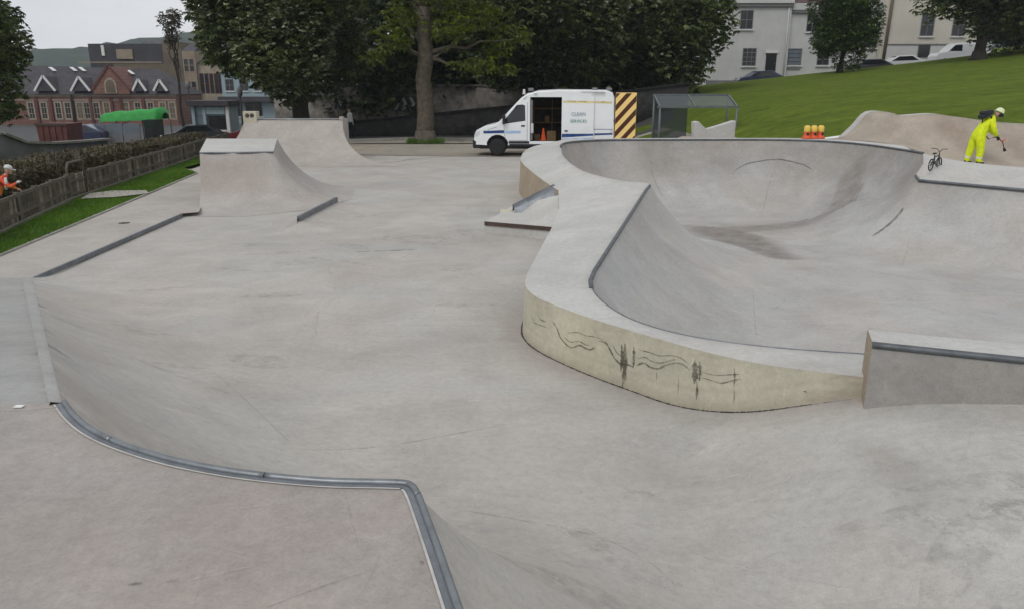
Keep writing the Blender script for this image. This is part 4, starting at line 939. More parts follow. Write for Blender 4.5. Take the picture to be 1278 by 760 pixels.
# left edge tree, small bush tree, right tree
b = on_ter(-95, 34); tree('edge_tree', 'dark leafy tree hanging in beside the brick school', b, 3.0, .35, (b[0]+.5, b[1], 5.3), (3.7, 3.3, 5.0), 26, 12500, .27, M['leaf_dark'], M['bark_dark'], 65)
b = on_ter(1046, 62); tree('bushy_tree', 'small bushy green tree on the lawn in front of the white terrace', b, 1.4, .2, (b[0], b[1], b[2]+4.0), (2.3, 2.2, 3.5), 22, 11000, .24, M['leaf_mid'], M['bark_dark'], 75, palm=3)
b = on_ter(1216, 59); tree('hilltop_tree', 'spreading dark tree at the top of the lawn by the parked white van', b, 3.6, .42, (b[0]+1.6, b[1], b[2]+6.0), (5.6, 4.5, 3.6), 26, 12000, .30, M['leaf_dark'], M['bark_dark'], 85,
     extra=[(b[0]-4.0, b[1], b[2]+4.0, 1.3, 1.2, 1.4), (b[0]-2.2, b[1], b[2]+4.4, 1.6, 1.4, 1.3), (b[0]-.9, b[1]-.5, b[2]+2.2, .9, .9, .7), (b[0]+3.4, b[1]+2, b[2]+2.6, 3.2, 2.5, 2.5)])
b = on_ter(1262, 66); tree('hilltop_shrub', 'dark evergreen shrub mass behind the hilltop tree trunk', b, 1.0, .2, (b[0]+.5, b[1], b[2]+2.6), (3.8, 2.6, 2.8), 14, 7000, .3, M['leaf_back'], M['bark_dark'], 95, cat='shrub', palm=3)
# slim young street tree in front of the buff house
b = on_ter(222, 70); tree('slim_tree', 'slim young street tree with sparse top beside the brick school', b, 6.2, .14, (b[0], b[1], 7.6), (1.1, 1.0, 1.9), 5, 420, .30, M['leaf_hedge'], M['bark_dark'], 105, shell=.3, limbs=6, palm=3)
tag(blades('trunk_grass', [(px(512, 178)[0], 40.0, 0), (px(556, 178)[0], 40.0, 0), (px(556, 178)[0], 41.3, 0), (px(512, 178)[0], 41.3, 0)], 2500, .22, M['blade'], plan_z(.06)), 'tuft of green grass round the foot of the plane tree', 'grass')

# ================================================================== FENCE, HEDGE, GATE (left)
fence = thing('board_fence', 'low weathered board fence along the lawn strip', 'fence', (-11.5, 20, 0))
fl = resample([(x, y, 0) for x, y in FENCE], .15); bmesh_ = []
for k in range(4):
    mb = MB(); h = .60+.02*k; mb.prism([(-.052, .0), (.052, .0), (.052, h-.03), (.0, h+.012*(k % 2)), (-.052, h-.03)], 'Y', -.011, .011); bmesh_.append(mb.mesh('board')); bmesh_[-1].materials.append((M['wood_fence'], M['wood_light'], M['wood_fence'], M['wood_old'])[k])
gate_y = (px(88, 249, .13)[1], px(109, 242, .13)[1])
for i in range(len(fl)-1):
    a, b_ = fl[i], fl[i+1]
    if gate_y[0]-.05 < a[1] < gate_y[1]+.1: continue
    o = link('board', bmesh_[random.randrange(4)], None, fence); ang = math.atan2(b_[1]-a[1], b_[0]-a[0]); o.location = (a[0]-fence.location[0], a[1]-fence.location[1], .11+.02*(random.random()-.5))
    o.rotation_euler = (R(random.uniform(-2, 2)), R(random.uniform(-2, 2)), ang+R(random.uniform(-3, 3)))
for zz, off, w, h, m in ((.62, .05, .05, .07, 'wood_rail'), (.24, .05, .04, .06, 'wood_rail')):
    for a, b_ in zip(FENCE[:-1], FENCE[1:]):
        segs = [(a, b_)] if not (a[1] < gate_y[0] < b_[1]) else []
        if not segs:
            f = lambda y: (a[0]+(b_[0]-a[0])*(y-a[1])/(b_[1]-a[1]), y); segs = [(a, f(gate_y[0]-.05)), (f(gate_y[1]+.1), b_)]
        for p, q in segs: mb = MB(); mb.beam((p[0]+off, p[1], zz+.1), (q[0]+off, q[1], zz+.1), w, h); mb.build('rail', M[m], fence, True)
pm = MB(); pm.box(-.05, .05, -.05, .05, -.1, .68, .008); pmesh = pm.mesh('post'); pmesh.materials.append(M['wood_rail'])
for p in resample([(x, y, 0) for x, y in FENCE], 2.2):
    o = link('post', pmesh, None, fence); o.location = (p[0]+.02-fence.location[0], p[1]-fence.location[1], .1)
mb = MB()
for a, b_ in zip(FENCE[:-1], FENCE[1:]): mb.beam((a[0]+.1, a[1], .15), (b_[0]+.1, b_[1], .15), .09, .08)
mb.build('gravel_board', mat('mossy_board', (.13, .125, .095), .9, var=.3), fence, True)
gate = thing('fence_gate', 'grey tubular gate frame set in the board fence', 'gate', (float(np.interp(sum(gate_y)/2, [p[1] for p in FENCE], [p[0] for p in FENCE])), sum(gate_y)/2, .12))
gl = gate_y[1]-gate_y[0]; gd = -.13
mb = MB(); hw = gl/2
mb.tube([(gd*-hw, -hw, 0), (gd*-hw, -hw, .78), (gd*-hw*.8, -hw+.12, .92), (gd*hw*.8, hw-.12, .92), (gd*hw, hw, .78), (gd*hw, hw, 0)], .035, 8); mb.build('frame', M['wood_rail'], gate)
mb = MB(); mb.beam((gd*-hw, -hw, .45), (gd*hw, hw, .45), .03, .05); mb.beam((gd*-hw, -hw, .12), (gd*hw, hw, .12), .03, .05); mb.build('crossbar', M['wood_rail'], gate)
for t in np.linspace(-.96, .96, max(6, int(gl/.13))): o = link('board', bmesh_[random.randrange(4)], None, gate); o.location = (gd*hw*t-.03, hw*t, .0); o.rotation_euler = (0, 0, R(98)); o.scale = (1, 1, .97)
hg = thing('hedge', 'scruffy brown-green hedge behind the board fence', 'hedge', (-13, 22, -.3))
def hedge_top(y): return np.interp(y, [9, 16, 20, 24, 34, 40], [1.42, 1.28, 1.0, .98, .74, .7])
N_ = 26000; yy = 9+RNG.random(N_)*30; fx = np.interp(yy, [p[1] for p in FENCE], [p[0] for p in FENCE]); hx = fx-1.5-1.1*RNG.random(N_); ht = hedge_top(yy)*(.9+.12*np.sin(yy*3)+.06*np.sin(yy*9)); hz = -.6+(ht+.6)*np.sqrt(RNG.random(N_))
P = np.column_stack([hx, yy, hz])-np.array(hg.location)
leaves_mesh('foliage', P, .10, M['leaf_hedge'], hg, palm=3)
mb = MB()
for i in range(1500):
    y = 9+random.random()*29; x = float(np.interp(y, [p[1] for p in FENCE], [p[0] for p in FENCE]))-1.6-.9*random.random(); h = float(hedge_top(y))*random.uniform(.7, 1.04)
    mb.tube([(x, y, -.5), (x+random.uniform(-.1, .1), y+random.uniform(-.1, .1), h)], [.018, .006], 3)
tag(mb.build('stems', mat('hedge_stems', (.14, .115, .085), .9, var=.4), hg, True), kind='stuff')

# ================================================================== PEOPLE
def skin_body(name, joints, edges, parent, zones, sub=2):
    """joints: name -> (x, y, z, radius); one continuous skinned surface; zones: list of (test(point), material)"""
    names = list(joints); me = bpy.data.meshes.new(name); idx = {k: i for i, k in enumerate(names)}
    me.from_pydata([joints[k][:3] for k in names], [(idx[a], idx[b]) for a, b in edges], []); o = bpy.data.objects.new(name, me); COL.objects.link(o)
    sk = o.modifiers.new('skin', 'SKIN'); sk.use_smooth_shade = True; sv_ = me.skin_vertices[0].data
    for k in names:
        r_ = joints[k][3]; sv_[idx[k]].radius = (r_, r_*(joints[k][4] if len(joints[k]) > 4 else 1.0))
    sv_[idx['pelvis']].use_root = True
    sb = o.modifiers.new('sub', 'SUBSURF'); sb.levels = sub; sb.render_levels = sub
    bpy.context.view_layer.update(); dg = bpy.context.evaluated_depsgraph_get(); new = bpy.data.meshes.new_from_object(o.evaluated_get(dg))
    bpy.data.objects.remove(o); new.name = name
    new.materials.clear()
    for _, m in zones: new.materials.append(m)
    for p in new.polygons:
        p.use_smooth = True
        for i, (t, _) in enumerate(zones):
            if t(p.center): p.material_index = i; break
    return link(name, new, None, parent)
BODY_EDGES = [('pelvis', 'waist'), ('waist', 'chest'), ('chest', 'neck'), ('neck', 'headbase'), ('pelvis', 'hipL'), ('hipL', 'kneeL'), ('kneeL', 'ankleL'), ('ankleL', 'toeL'), ('pelvis', 'hipR'), ('hipR', 'kneeR'), ('kneeR', 'ankleR'), ('ankleR', 'toeR'),
              ('chest', 'shL'), ('shL', 'elL'), ('elL', 'wrL'), ('chest', 'shR'), ('shR', 'elR'), ('elR', 'wrR')]
def head(parent, c, fwd, up=(0, 0, 1), s=1.0, skin='skin'):
    mb = MB(); mb.ell((0, 0, 0), (.076, .095, .115), 18, 14); mb.ell((0, .098, -.012), (.014, .022, .022), 8, 6)      # face towards +Y, with nose
    for sx in (-1, 1): mb.ell((sx*.078, -.005, -.005), (.012, .022, .03), 8, 6)
    mb.ell((0, .055, -.075), (.045, .04, .035), 10, 8)
    o = mb.build('head', M[skin], parent); f = Vector(fwd).normalized(); u = Vector(up); r_ = f.cross(u).normalized(); u = r_.cross(f)
    o.rotation_euler = Matrix((r_, f, u)).transposed().to_euler(); o.location = c; o.scale = (s,)*3
    e = MB()
    for sx in (-1, 1): e.ell((sx*.03, .086, .012), (.011, .008, .008), 8, 6)
    e.build('eyes', M['dark_cloth'], o); m_ = MB(); m_.ell((0, .092, -.05), (.024, .006, .006), 10, 6); m_.build('mouth', M['lamp_red'], o)
    return o
def hand(parent, wr, d, m, s=1.0, curl=.7):
    """palm, four fingers of unequal length and a thumb from the side of the palm"""
    wr, d = Vector(wr), Vector(d).normalized(); side = d.cross(Vector((0, 0, 1)));
    if side.length < .1: side = Vector((1, 0, 0))
    side.normalize(); nrm = side.cross(d); mb = MB()
    mb.tube([wr, wr+d*.04*s, wr+d*.085*s], [.026*s, .036*s, .033*s], 10)
    for k, L in enumerate((.068, .078, .073, .056)):
        o = wr+d*.08*s+side*((k-1.5)*.018*s); a = o+d*L*.5*s-nrm*.012*curl*s; b_ = a+(d*(1-curl)-nrm*curl).normalized()*L*.5*s
        mb.tube([o, a, b_], [.0095*s, .009*s, .007*s], 7)
    o = wr+d*.025*s+side*.03*s; a = o+(d*.6+side*.7)*.04*s; mb.tube([o, a, a+(d*.8-nrm*.5)*.03*s], [.012*s, .01*s, .008*s], 7)
    return mb.build('hand', M[m], parent)

wk_base = px(1217, 206.5, .86)
wk = thing('person', 'person in bright yellow waterproofs and pale helmet bending to clean the concrete bank', 'person', wk_base)
J = {'pelvis': (-.06, 0, .90, .155, .9), 'waist': (.02, 0, 1.08, .15, .85), 'chest': (.17, 0, 1.30, .17, .9), 'neck': (.31, 0, 1.44, .07), 'headbase': (.37, 0, 1.49, .06),
     'hipL': (-.04, -.11, .84, .115), 'kneeL': (.02, -.13, .47, .09), 'ankleL': (-.01, -.14, .10, .075), 'toeL': (.17, -.15, .045, .05),
     'hipR': (-.08, .11, .84, .115), 'kneeR': (-.13, .14, .48, .09), 'ankleR': (-.21, .14, .10, .075), 'toeR': (-.05, .15, .045, .05),
     'shL': (.19, -.19, 1.33, .085), 'elL': (.27, -.25, 1.04, .065), 'wrL': (.42, -.16, .88, .048), 'shR': (.21, .19, 1.34, .085), 'elR': (.36, .22, 1.08, .065), 'wrR': (.50, .06, .93, .048)}
J = {k: (v[0], v[1], v[2], v[3]*(1.0 if k in ('neck', 'headbase') else 1.25), *v[4:]) for k, v in J.items()}
wk.scale = (.88,)*3
skin_body('body', J, BODY_EDGES, wk, [(lambda p: p.z < .115, M['boot']), (lambda p: p.x > .33 and p.z > 1.46, M['skin']), (lambda p: True, M['hivis'])])
head(wk, (.455, 0, 1.555), (.85, 0, -.5))
hel = MB(); hel.lathe([(.155, -.005), (.15, .0), (.132, .012), (.125, .05), (.105, .10), (.06, .135), (.001, .145)], 18)
o = hel.build('helmet', M['helmet'], wk); o.location = (.475, 0, 1.585); o.rotation_euler = (0, R(28), 0)
mb = MB(); mb.box(-.11, .12, -.1, .1, -.02, .09, .02); o = mb.build('face_visor', M['dark_cloth'], wk); o.location = (.50, 0, 1.47); o.scale = (.6, 1, .9)
hand(wk, J['wrL'][:3], (.6, .3, -.5), 'boot', 1.15); hand(wk, J['wrR'][:3], (.6, -.3, -.5), 'boot', 1.15)
mb = MB()
for k in ('L', 'R'):
    a = Vector(J['knee'+k][:3]); c = Vector(J['ankle'+k][:3]); p = c+(a-c)*.35; mb.tube([p-(a-c).normalized()*.03, p+(a-c).normalized()*.03], .094, 14, False)
mb.build('reflective_band', M['reflective'], wk)
bpk = thing('backpack_blower', 'black backpack unit carried on the back of the person in yellow', 'backpack', (wk_base[0], wk_base[1], wk_base[2]+1.3*.88)); bpk.scale = (.88,)*3
mb = MB(); mb.box(-.22, .20, -.17, .17, 0, .16, .04); o = mb.build('pack', M['dark_cloth'], bpk); o.location = (.10, 0, .17); o.rotation_euler = (0, R(-30), 0); o.scale = (.8, .9, .7)
mb = MB(); mb.lathe([(.09, -.2), (.1, -.18), (.1, .18), (.09, .2)], 12, (0, 0, 0), 'Y'); o = mb.build('engine', M['black_plastic'], bpk); o.location = (.02, 0, .27); o.scale = (.75,)*3
mb = MB(); mb.lathe([(.07, -.12), (.085, -.1), (.085, .1), (.07, .12)], 12, (0, 0, 0), 'Y'); o = mb.build('tank', M['navy'], bpk); o.location = (.2, 0, .30); o.scale = (.75,)*3
mb = MB(); mb.tube([(.0, -.13, .28), (.16, -.17, .16), (.17, -.17, .0), (.08, -.14, -.12)], .02, 6); mb.tube([(.0, .13, .28), (.16, .17, .16), (.17, .17, .0), (.08, .14, -.12)], .02, 6); mb.build('strap', M['dark_cloth'], bpk)
ln = thing('cleaning_lance', 'red-brown cleaning lance held in both gloved hands against the bank', 'lance', (wk_base[0]+.5*.88, wk_base[1], wk_base[2])); ln.scale = (.88,)*3
mb = MB(); mb.tube([(-.12, -.16, .86), (.02, .02, .87), (.30, .12, .70), (.42, .18, .50)], [.018, .018, .015, .013], 8); mb.build('tube', M['lance'], ln)
mb = MB(); mb.tube([(.42, .18, .50), (.47, .2, .42)], [.03, .045], 10); mb.build('nozzle', M['black_plastic'], ln)
mb = MB(); mb.tube([(.02, .02, .87), (.03, .02, .97)], .02, 8); mb.tube([(.30, .12, .70), (.38, .12, .80)], .016, 8); mb.build('grip', M['orange'], ln)
mb = MB(); mb.tube([(-.12, -.16, .86), (-.35, -.22, .8), (-.52, -.05, 1.1), (-.5, 0, 1.45)], .016, 6); mb.build('hose', M['black_plastic'], ln)

STAND = {'pelvis': (0, 0, .94, .13, .8), 'waist': (0, 0, 1.1, .12, .8), 'chest': (0, 0, 1.34, .15, .75), 'neck': (0, .01, 1.48, .055), 'headbase': (0, .02, 1.54, .05),
         'hipL': (-.09, 0, .88, .095), 'kneeL': (-.1, .07, .5, .068), 'ankleL': (-.1, -.06, .1, .05), 'toeL': (-.1, .1, .04, .04), 'hipR': (.09, 0, .88, .095), 'kneeR': (.1, -.03, .5, .068), 'ankleR': (.1, -.24, .13, .05), 'toeR': (.1, -.1, .04, .04),
         'shL': (-.18, 0, 1.37, .065), 'elL': (-.25, -.05, 1.1, .05), 'wrL': (-.23, .1, .88, .035), 'shR': (.18, 0, 1.37, .065), 'elR': (.25, .02, 1.1, .05), 'wrR': (.24, -.06, .86, .035)}
b = on_ter(434, 46)
pw = thing('person', 'person in a white top and dark trousers walking on the shaded road', 'person', b, R(70))
skin_body('body', STAND, BODY_EDGES, pw, [(lambda p: p.z > 1.47, M['skin']), (lambda p: p.z > .93 or (abs(p.x) > .2 and p.z > .8), M['white_cloth']), (lambda p: p.z < .06, M['boot']), (lambda p: True, M['navy'])])
head(pw, (0, .03, 1.63), (0, 1, -.1)); mb = MB(); mb.ell((0, -.02, .05), (.083, .095, .09)); o = mb.build('hair', M['hair'], pw); o.location = (0, .02, 1.63)
hand(pw, STAND['wrL'][:3], (.05, .1, -1), 'skin'); hand(pw, STAND['wrR'][:3], (-.05, .05, -1), 'skin')
q = pd(-9, 212, 16.6); b = (q[0], 16.6, q[2]-1.60*.78)
pr = thing('person', 'person in a red jacket and white cap leaning over behind the board fence', 'person', b, R(-60)); pr.scale = (.78,)*3
RJ = dict(STAND); RJ.update({'chest': (.0, .16, 1.30, .16, .8), 'neck': (0, .27, 1.43, .055), 'headbase': (0, .31, 1.48, .05), 'shL': (-.19, .17, 1.33, .07), 'shR': (.19, .17, 1.33, .07), 'elL': (-.26, .3, 1.1, .055), 'wrL': (-.14, .48, 1.02, .038), 'elR': (.27, .32, 1.12, .055), 'wrR': (.16, .5, 1.22, .038), 'waist': (0, .07, 1.1, .13, .85)})
skin_body('body', RJ, BODY_EDGES, pr, [(lambda p: p.z > 1.44 and p.y > .24, M['skin']), (lambda p: p.z > 1.16, M['red_cloth']), (lambda p: p.z > .9, M['orange_cloth']), (lambda p: p.z < .06, M['boot']), (lambda p: True, M['navy'])])
head(pr, (0, .36, 1.57), (0, 1, -.3)); mb = MB(); mb.lathe([(.105, 0), (.102, .05), (.08, .095), (.001, .12)], 16); mb.prism([(-.08, .06), (.08, .06), (.06, .19), (-.06, .19)], 'Z', 0, .012); o = mb.build('cap', M['white_cloth'], pr); o.location = (0, .35, 1.60); o.rotation_euler = (R(-15), 0, 0)
hand(pr, RJ['wrL'][:3], (.3, .6, -.3), 'skin'); hand(pr, RJ['wrR'][:3], (-.3, .6, .3), 'white_cloth')
mb = MB(); mb.tube([(0, 0, 0), (.02, .02, .17), (.03, .03, .33)], [.035, .04, .03], 8); o = mb.build('sleeve_stripe', M['white_cloth'], pr); o.location = (.235, .24, 1.06)

# ================================================================== VAN
VY = 34.3; v_nose = pd(594, 190, VY); v0 = (v_nose[0], VY, .035)
van = thing('panel_van', 'white high-roof panel van with open side door and striped rear door', 'van', v0, R(-3))
prof = [(.02, .42), (.0, .62), (.03, .86), (.10, 1.02), (.42, 1.20), (.98, 1.34), (1.12, 1.45), (1.80, 2.17), (2.0, 2.36), (2.28, 2.55), (2.75, 2.66), (3.6, 2.70), (5.6, 2.68), (5.82, 2.60), (5.90, 2.40), (5.92, 1.2), (5.92, .42)]
def half_w(x, z): return (.99-.11*float(smooth(1.1, 2.7, z)))*(1-.14*float(smooth(.75, 0, x)))
WH = [(1.02, .36), (4.72, .36)]
def arch(cx, r_=.44, n=10): return [(cx+r_*math.cos(a), .40+r_*math.sin(a)*1.0) for a in np.linspace(math.pi, 0, n)]
low = [(5.9, .42)]+[p for p in arch(4.72)[::-1]]+[p for p in arch(1.02)[::-1]]+[(.05, .42)]
full = prof[:-1]+[(5.9, .42)]+low[1:-1]
def inset(poly, d):
    P = np.array(poly); n = len(P); out = []
    for i in range(n):
        a, b_, c = P[i-1], P[i], P[(i+1) % n]; t = (c-a)/max(1e-6, np.linalg.norm(c-a)); nn = np.array([t[1], -t[0]]); out.append(tuple(b_+nn*d))
    return out
ar = sum(full[i-1][0]*full[i][1]-full[i][0]*full[i-1][1] for i in range(len(full))); sgn = 1 if ar < 0 else -1
opening = [(2.40, .62), (3.74, .62), (3.74, 2.42), (2.40, 2.42)]
def van_side(side, hole):
    hl = [[(x, z, 0) for x, z in opening]] if hole else []
    ins_ = inset(full, .045*sgn); ins_ = [(min(max(x, .05), 5.87), z) for x, z in ins_]
    o = sheet('side_panel', [(x, z, 0) for x, z in ins_], lambda xy: np.array([side*half_w(*p) for p in xy]), .18, M['white_paint'], van, holes=hl)
    me = o.data; co = np.zeros(len(me.vertices)*3); me.vertices.foreach_get('co', co); co = co.reshape(-1, 3); me.vertices.foreach_set('co', np.column_stack([co[:, 0], co[:, 2], co[:, 1]]).ravel()); me.update()
    return ins_
insN = van_side(-1, True); van_side(1, False)
# shell joining the two sides: rounded shoulder then across
up = prof; insu = inset(full, .045*sgn)[:len(prof)]; insu = [(min(max(x, .05), 5.87), z) for x, z in insu]; insu[-1] = (5.87, .42)
rows_ = []
for side in (-1, 1):
    rows_.append([[(x, side*half_w(x, z), z) for x, z in insu], [((x+x2)/2+(x2-x)*.28, side*(half_w(x, z)-.014), (z+z2)/2+(z2-z)*.28) for (x, z), (x2, z2) in zip(insu, up)], [(x2, side*(half_w(x2, z2)-.05), z2) for x2, z2 in up]])
seq = rows_[0]+[[(x, 0, z+(.035 if z > 2.3 else 0)) if x > .2 else (x-.06, 0, z) for x, z in up]]+rows_[1][::-1]
npf = len(up); rear_i = npf-3
V = [p for r_ in seq for p in r_]; fs = [(r_*npf+i, r_*npf+i+1, (r_+1)*npf+i+1, (r_+1)*npf+i) for r_ in range(len(seq)-1) for i in range(npf-1)]
me = arr_mesh('shell', V, fs, True); link('body_shell', me, M['white_paint'], van)
# windscreen, side windows, trims
def side_patch(name, poly, m, side=-1, out=.006, parent=None, step=.12):
    o = sheet(name, [(x, z, 0) for x, z in poly], lambda xy: np.array([side*(half_w(*p)+out) for p in xy]), step, M[m], parent or van); me = o.data
    co = np.zeros(len(me.vertices)*3); me.vertices.foreach_get('co', co); co = co.reshape(-1, 3); me.vertices.foreach_set('co', np.column_stack([co[:, 0], co[:, 2], co[:, 1]]).ravel()); me.update(); return o
side_patch('side_window', [(1.22, 1.36), (1.30, 1.33), (2.2, 1.46), (2.18, 2.08), (2.08, 2.12), (1.84, 2.10)], 'glass'); side_patch('side_window', [(1.22, 1.36), (1.30, 1.33), (2.2, 1.46), (2.18, 2.08), (1.84, 2.10)], 'glass', 1)
mb = MB(); mb.quad((1.10, -.80, 1.462), (1.80, -.76, 2.2), (1.80, .76, 2.2), (1.10, .80, 1.462)); o = mb.build('windscreen', M['glass'], van); o.location = (-.025, 0, .018)
mb = MB(); mb.box(-.05, .34, -.86, .86, .30, .66, .06); mb.build('front_bumper', M['black_plastic'], van)
mb = MB(); mb.box(-.045, .03, -.5, .5, .74, .96, .03); mb.build('grille', M['black_plastic'], van)
for s_ in (-1, 1):
    mb = MB(); mb.prism([(.04, .84), (.10, 1.0), (.36, 1.1), (.40, .95), (.14, .82)], 'Y', s_*.80, s_*.895, .01); mb.build('headlight', M['lamp_clear'], van)
    mb = MB(); mb.box(-.06, .06, s_*1.03-.11, s_*1.03+.11, -.2, .2, .03); o = mb.build('wing_mirror', M['black_plastic'], van); o.location = (1.30, s_*.06, 1.52)
    mb = MB(); mb.box(5.86, 5.925, s_*.90-.06, s_*.90+.06, .9, 1.5, .01); mb.build('tail_lamp', M['lamp_red'], van)
side_patch('side_trim', [(1.5, .52), (2.36, .52), (2.36, .62), (1.5, .62)], 'black_plastic', out=.02); side_patch('sill', [(1.52, .42), (4.22, .42), (4.22, .50), (1.52, .50)], 'black_plastic', out=.012)
side_patch('blue_lettering_band', [(.42, .93), (1.30, .95), (1.30, 1.07), (.42, 1.04)], 'blue', out=.008, step=.08)
side_patch('pale_lettering_band', [(1.36, .93), (2.0, .95), (2.0, 1.05), (1.36, 1.04)], 'lightblue', out=.006); side_patch('door_handle', [(2.02, 1.22), (2.18, 1.22), (2.18, 1.28), (2.02, 1.28)], 'black_plastic', out=.02)
side_patch('pillar_trim', [(2.39, .62), (2.43, .62), (2.43, 2.42), (2.39, 2.42)], 'steel_dark', out=.004)
for q4 in ([(2.27, .63), (2.285, .63), (2.285, 2.2), (2.27, 2.2)], [(1.34, .66), (1.355, .66), (1.30, 1.30), (1.285, 1.30)], [(1.5, .64), (2.27, .64), (2.27, .655), (1.5, .655)], [(.98, 1.20), (1.0, 1.19), (.62, 1.08), (.60, 1.09)]): side_patch('panel_seam', q4, 'grey_trim', out=.003, step=.3)
# sliding door standing open over the rear side
sdoor = side_patch('sliding_door', [(3.72, .60), (5.06, .60), (5.06, 2.40), (4.98, 2.46), (3.72, 2.46)], 'white_paint', out=.055)
side_patch('gold_stripe', [(3.78, 2.20), (5.04, 2.18), (5.04, 2.26), (3.78, 2.28)], 'gold', out=.061, parent=sdoor); side_patch('blue_stripe', [(3.74, .78), (5.05, .86), (5.05, .94), (3.74, .93)], 'blue', out=.061, parent=sdoor)
side_patch('pale_stripe', [(3.74, .62), (5.05, .66), (5.05, .78), (3.74, .74)], 'lightblue', out=.061, parent=sdoor); side_patch('handle', [(3.85, 1.02), (3.98, 1.02), (3.98, 1.08), (3.85, 1.08)], 'black_plastic', out=.075, parent=sdoor)
side_patch('gold_stripe', [(5.10, 2.18), (5.80, 2.17), (5.80, 2.24), (5.10, 2.26)], 'gold', out=.008); side_patch('blue_stripe', [(5.10, .87), (5.86, .90), (5.86, .97), (5.10, .95)], 'blue', out=.008); side_patch('rear_corner_trim', [(5.62, .5), (5.86, .5), (5.86, .66), (5.62, .66)], 'black_plastic', out=.02)
side_patch('door_rail', [(3.74, 1.10), (5.84, 1.10), (5.84, 1.13), (3.74, 1.13)], 'grey_text', out=.004)
def lettering(txt, size, x, z, m, parent, y=-1.09, name='lettering'):
    cu = bpy.data.curves.new(name, 'FONT'); cu.body = txt; cu.size = size; cu.align_x = 'CENTER'; cu.extrude = .002
    t_ = bpy.data.objects.new(name, cu); COL.objects.link(t_); bpy.context.view_layer.update(); me = bpy.data.meshes.new_from_object(t_.evaluated_get(bpy.context.evaluated_depsgraph_get())); bpy.data.objects.remove(t_)
    o = link(name, me, None, parent); me.materials.clear(); me.materials.append(M[m]); o.location = (x, y, z); o.rotation_euler = (R(90), 0, 0); return o
lettering('CLEAN', .19, 4.42, 1.68, 'grey_text', sdoor, -1.045); lettering('SERVICES', .17, 4.42, 1.40, 'green_text', sdoor, -1.06)
# interior
mb = MB(); mb.box(2.35, 5.7, -.85, .85, .5, .6); mb.box(2.35, 5.7, .80, .84, .6, 2.5); mb.box(5.5, 5.6, -.8, .8, .6, 2.4); mb.box(2.30, 2.34, -.85, .85, .6, 2.5); mb.build('load_bay', M['interior'], van)
mb = MB(); mb.box(2.5, 3.9, .3, .78, 1.3, 1.34); mb.box(2.5, 3.9, .3, .78, 1.9, 1.94); mb.box(2.5, 2.54, .3, .78, .6, 2.3); mb.box(3.3, 3.34, .3, .78, .6, 2.3); mb.build('shelving', M['ply'], van)
mb = MB(); mb.lathe([(.17, .6), (.17, .63), (.12, .64), (.03, 1.12), (.001, 1.13)], 14, (2.95, -.35, 0)); mb.build('stowed_cone', M['orange'], van)
for bx in ((3.1, 3.5, -.5, -.1, .6, 1.0), (2.55, 2.8, -.4, 0, .6, .86), (3.0, 3.2, .35, .65, 1.34, 1.6)): mb = MB(); mb.box(*bx, .02); mb.build('stowed_box', M['ply'], van)
mb = MB(); mb.box(2.42, 2.50, -.98, -.86, .66, 2.30, .01); mb.build('bulkhead_edge', M['grey_wall'], van)
mb = MB(); mb.box(2.43, 2.54, -1.04, -.9, .95, 1.35, .02); mb.build('seat_belt_box', M['white_cloth'], van)
for cx in (1.02, 4.72):
    for s_ in (-1, 1):
        w_ = MB(); w_.lathe([(.20, -.1), (.33, -.11), (.36, -.07), (.36, .07), (.33, .11), (.20, .1)], 24, (cx, s_*.86, .36), 'Y'); wo = w_.build('wheel', M['tyre'], van)
        w_ = MB(); w_.lathe([(.001, -.06), (.06, -.07), (.10, -.045), (.19, -.06), (.225, -.10), (.225, .1)], 20, (cx, s_*.86, .36), 'Y'); w_.build('rim', M['rim'], wo)
mb = MB(); mb.box(.25, 5.7, -.8, .8, .28, .42); mb.box(.5, 1.5, -.7, .7, .42, .9); mb.box(4.2, 5.2, -.6, .6, .42, .5); mb.build('underbody', M['black_plastic'], van)
mb = MB(); mb.lathe([(.07, 0), (.07, .05), (.055, .06), (.05, .2), (.001, .22)], 12, (2.12, -.35, 2.52)); mb.build('beacon', M['white_cloth'], van)
mb = MB(); mb.box(2.3, 2.5, -.6, .6, 2.66, 2.78, .02); mb.box(5.0, 5.2, -.5, -.2, 2.70, 2.80, .02); mb.box(5.65, 5.8, -.7, .7, 2.68, 2.8, .02); mb.build('roof_bar', M['grey_wall'], van)
# rear door swung open in line with the side
rd = MB(); rd.box(0, .86, -.02, .03, 0, 2.08, .015); rdo = rd.build('rear_door', M['yellow'], van); rdo.location = (5.95, -.93, .52); rdo.rotation_euler = (0, 0, R(-6))
dw, dh = .86, 2.08
for k in range(-1, 7):                                    # diagonal stripes clipped to the door
    z0 = k*.54-.30; poly = [(0, z0), (dw, z0+.95), (dw, z0+1.21), (0, z0+.26)]
    def clip(pl, f, lim, lo):
        out = []
        for i in range(len(pl)):
            a, b_ = pl[i-1], pl[i]; ia, ib = (a[f] >= lim) == lo or a[f] == lim, (b_[f] >= lim) == lo or b_[f] == lim
            if ia != ib: t = (lim-a[f])/(b_[f]-a[f]); out.append((a[0]+(b_[0]-a[0])*t, a[1]+(b_[1]-a[1])*t))
            if ib: out.append(b_)
        return out
    q = clip(clip(poly, 1, .02, True), 1, dh-.02, False)
    if len(q) >= 3: mb = MB(); mb.prism([(x*.98+.008, z) for x, z in q], 'Y', -.0245, -.021); mb.build('stripe', M['brown'], rdo)

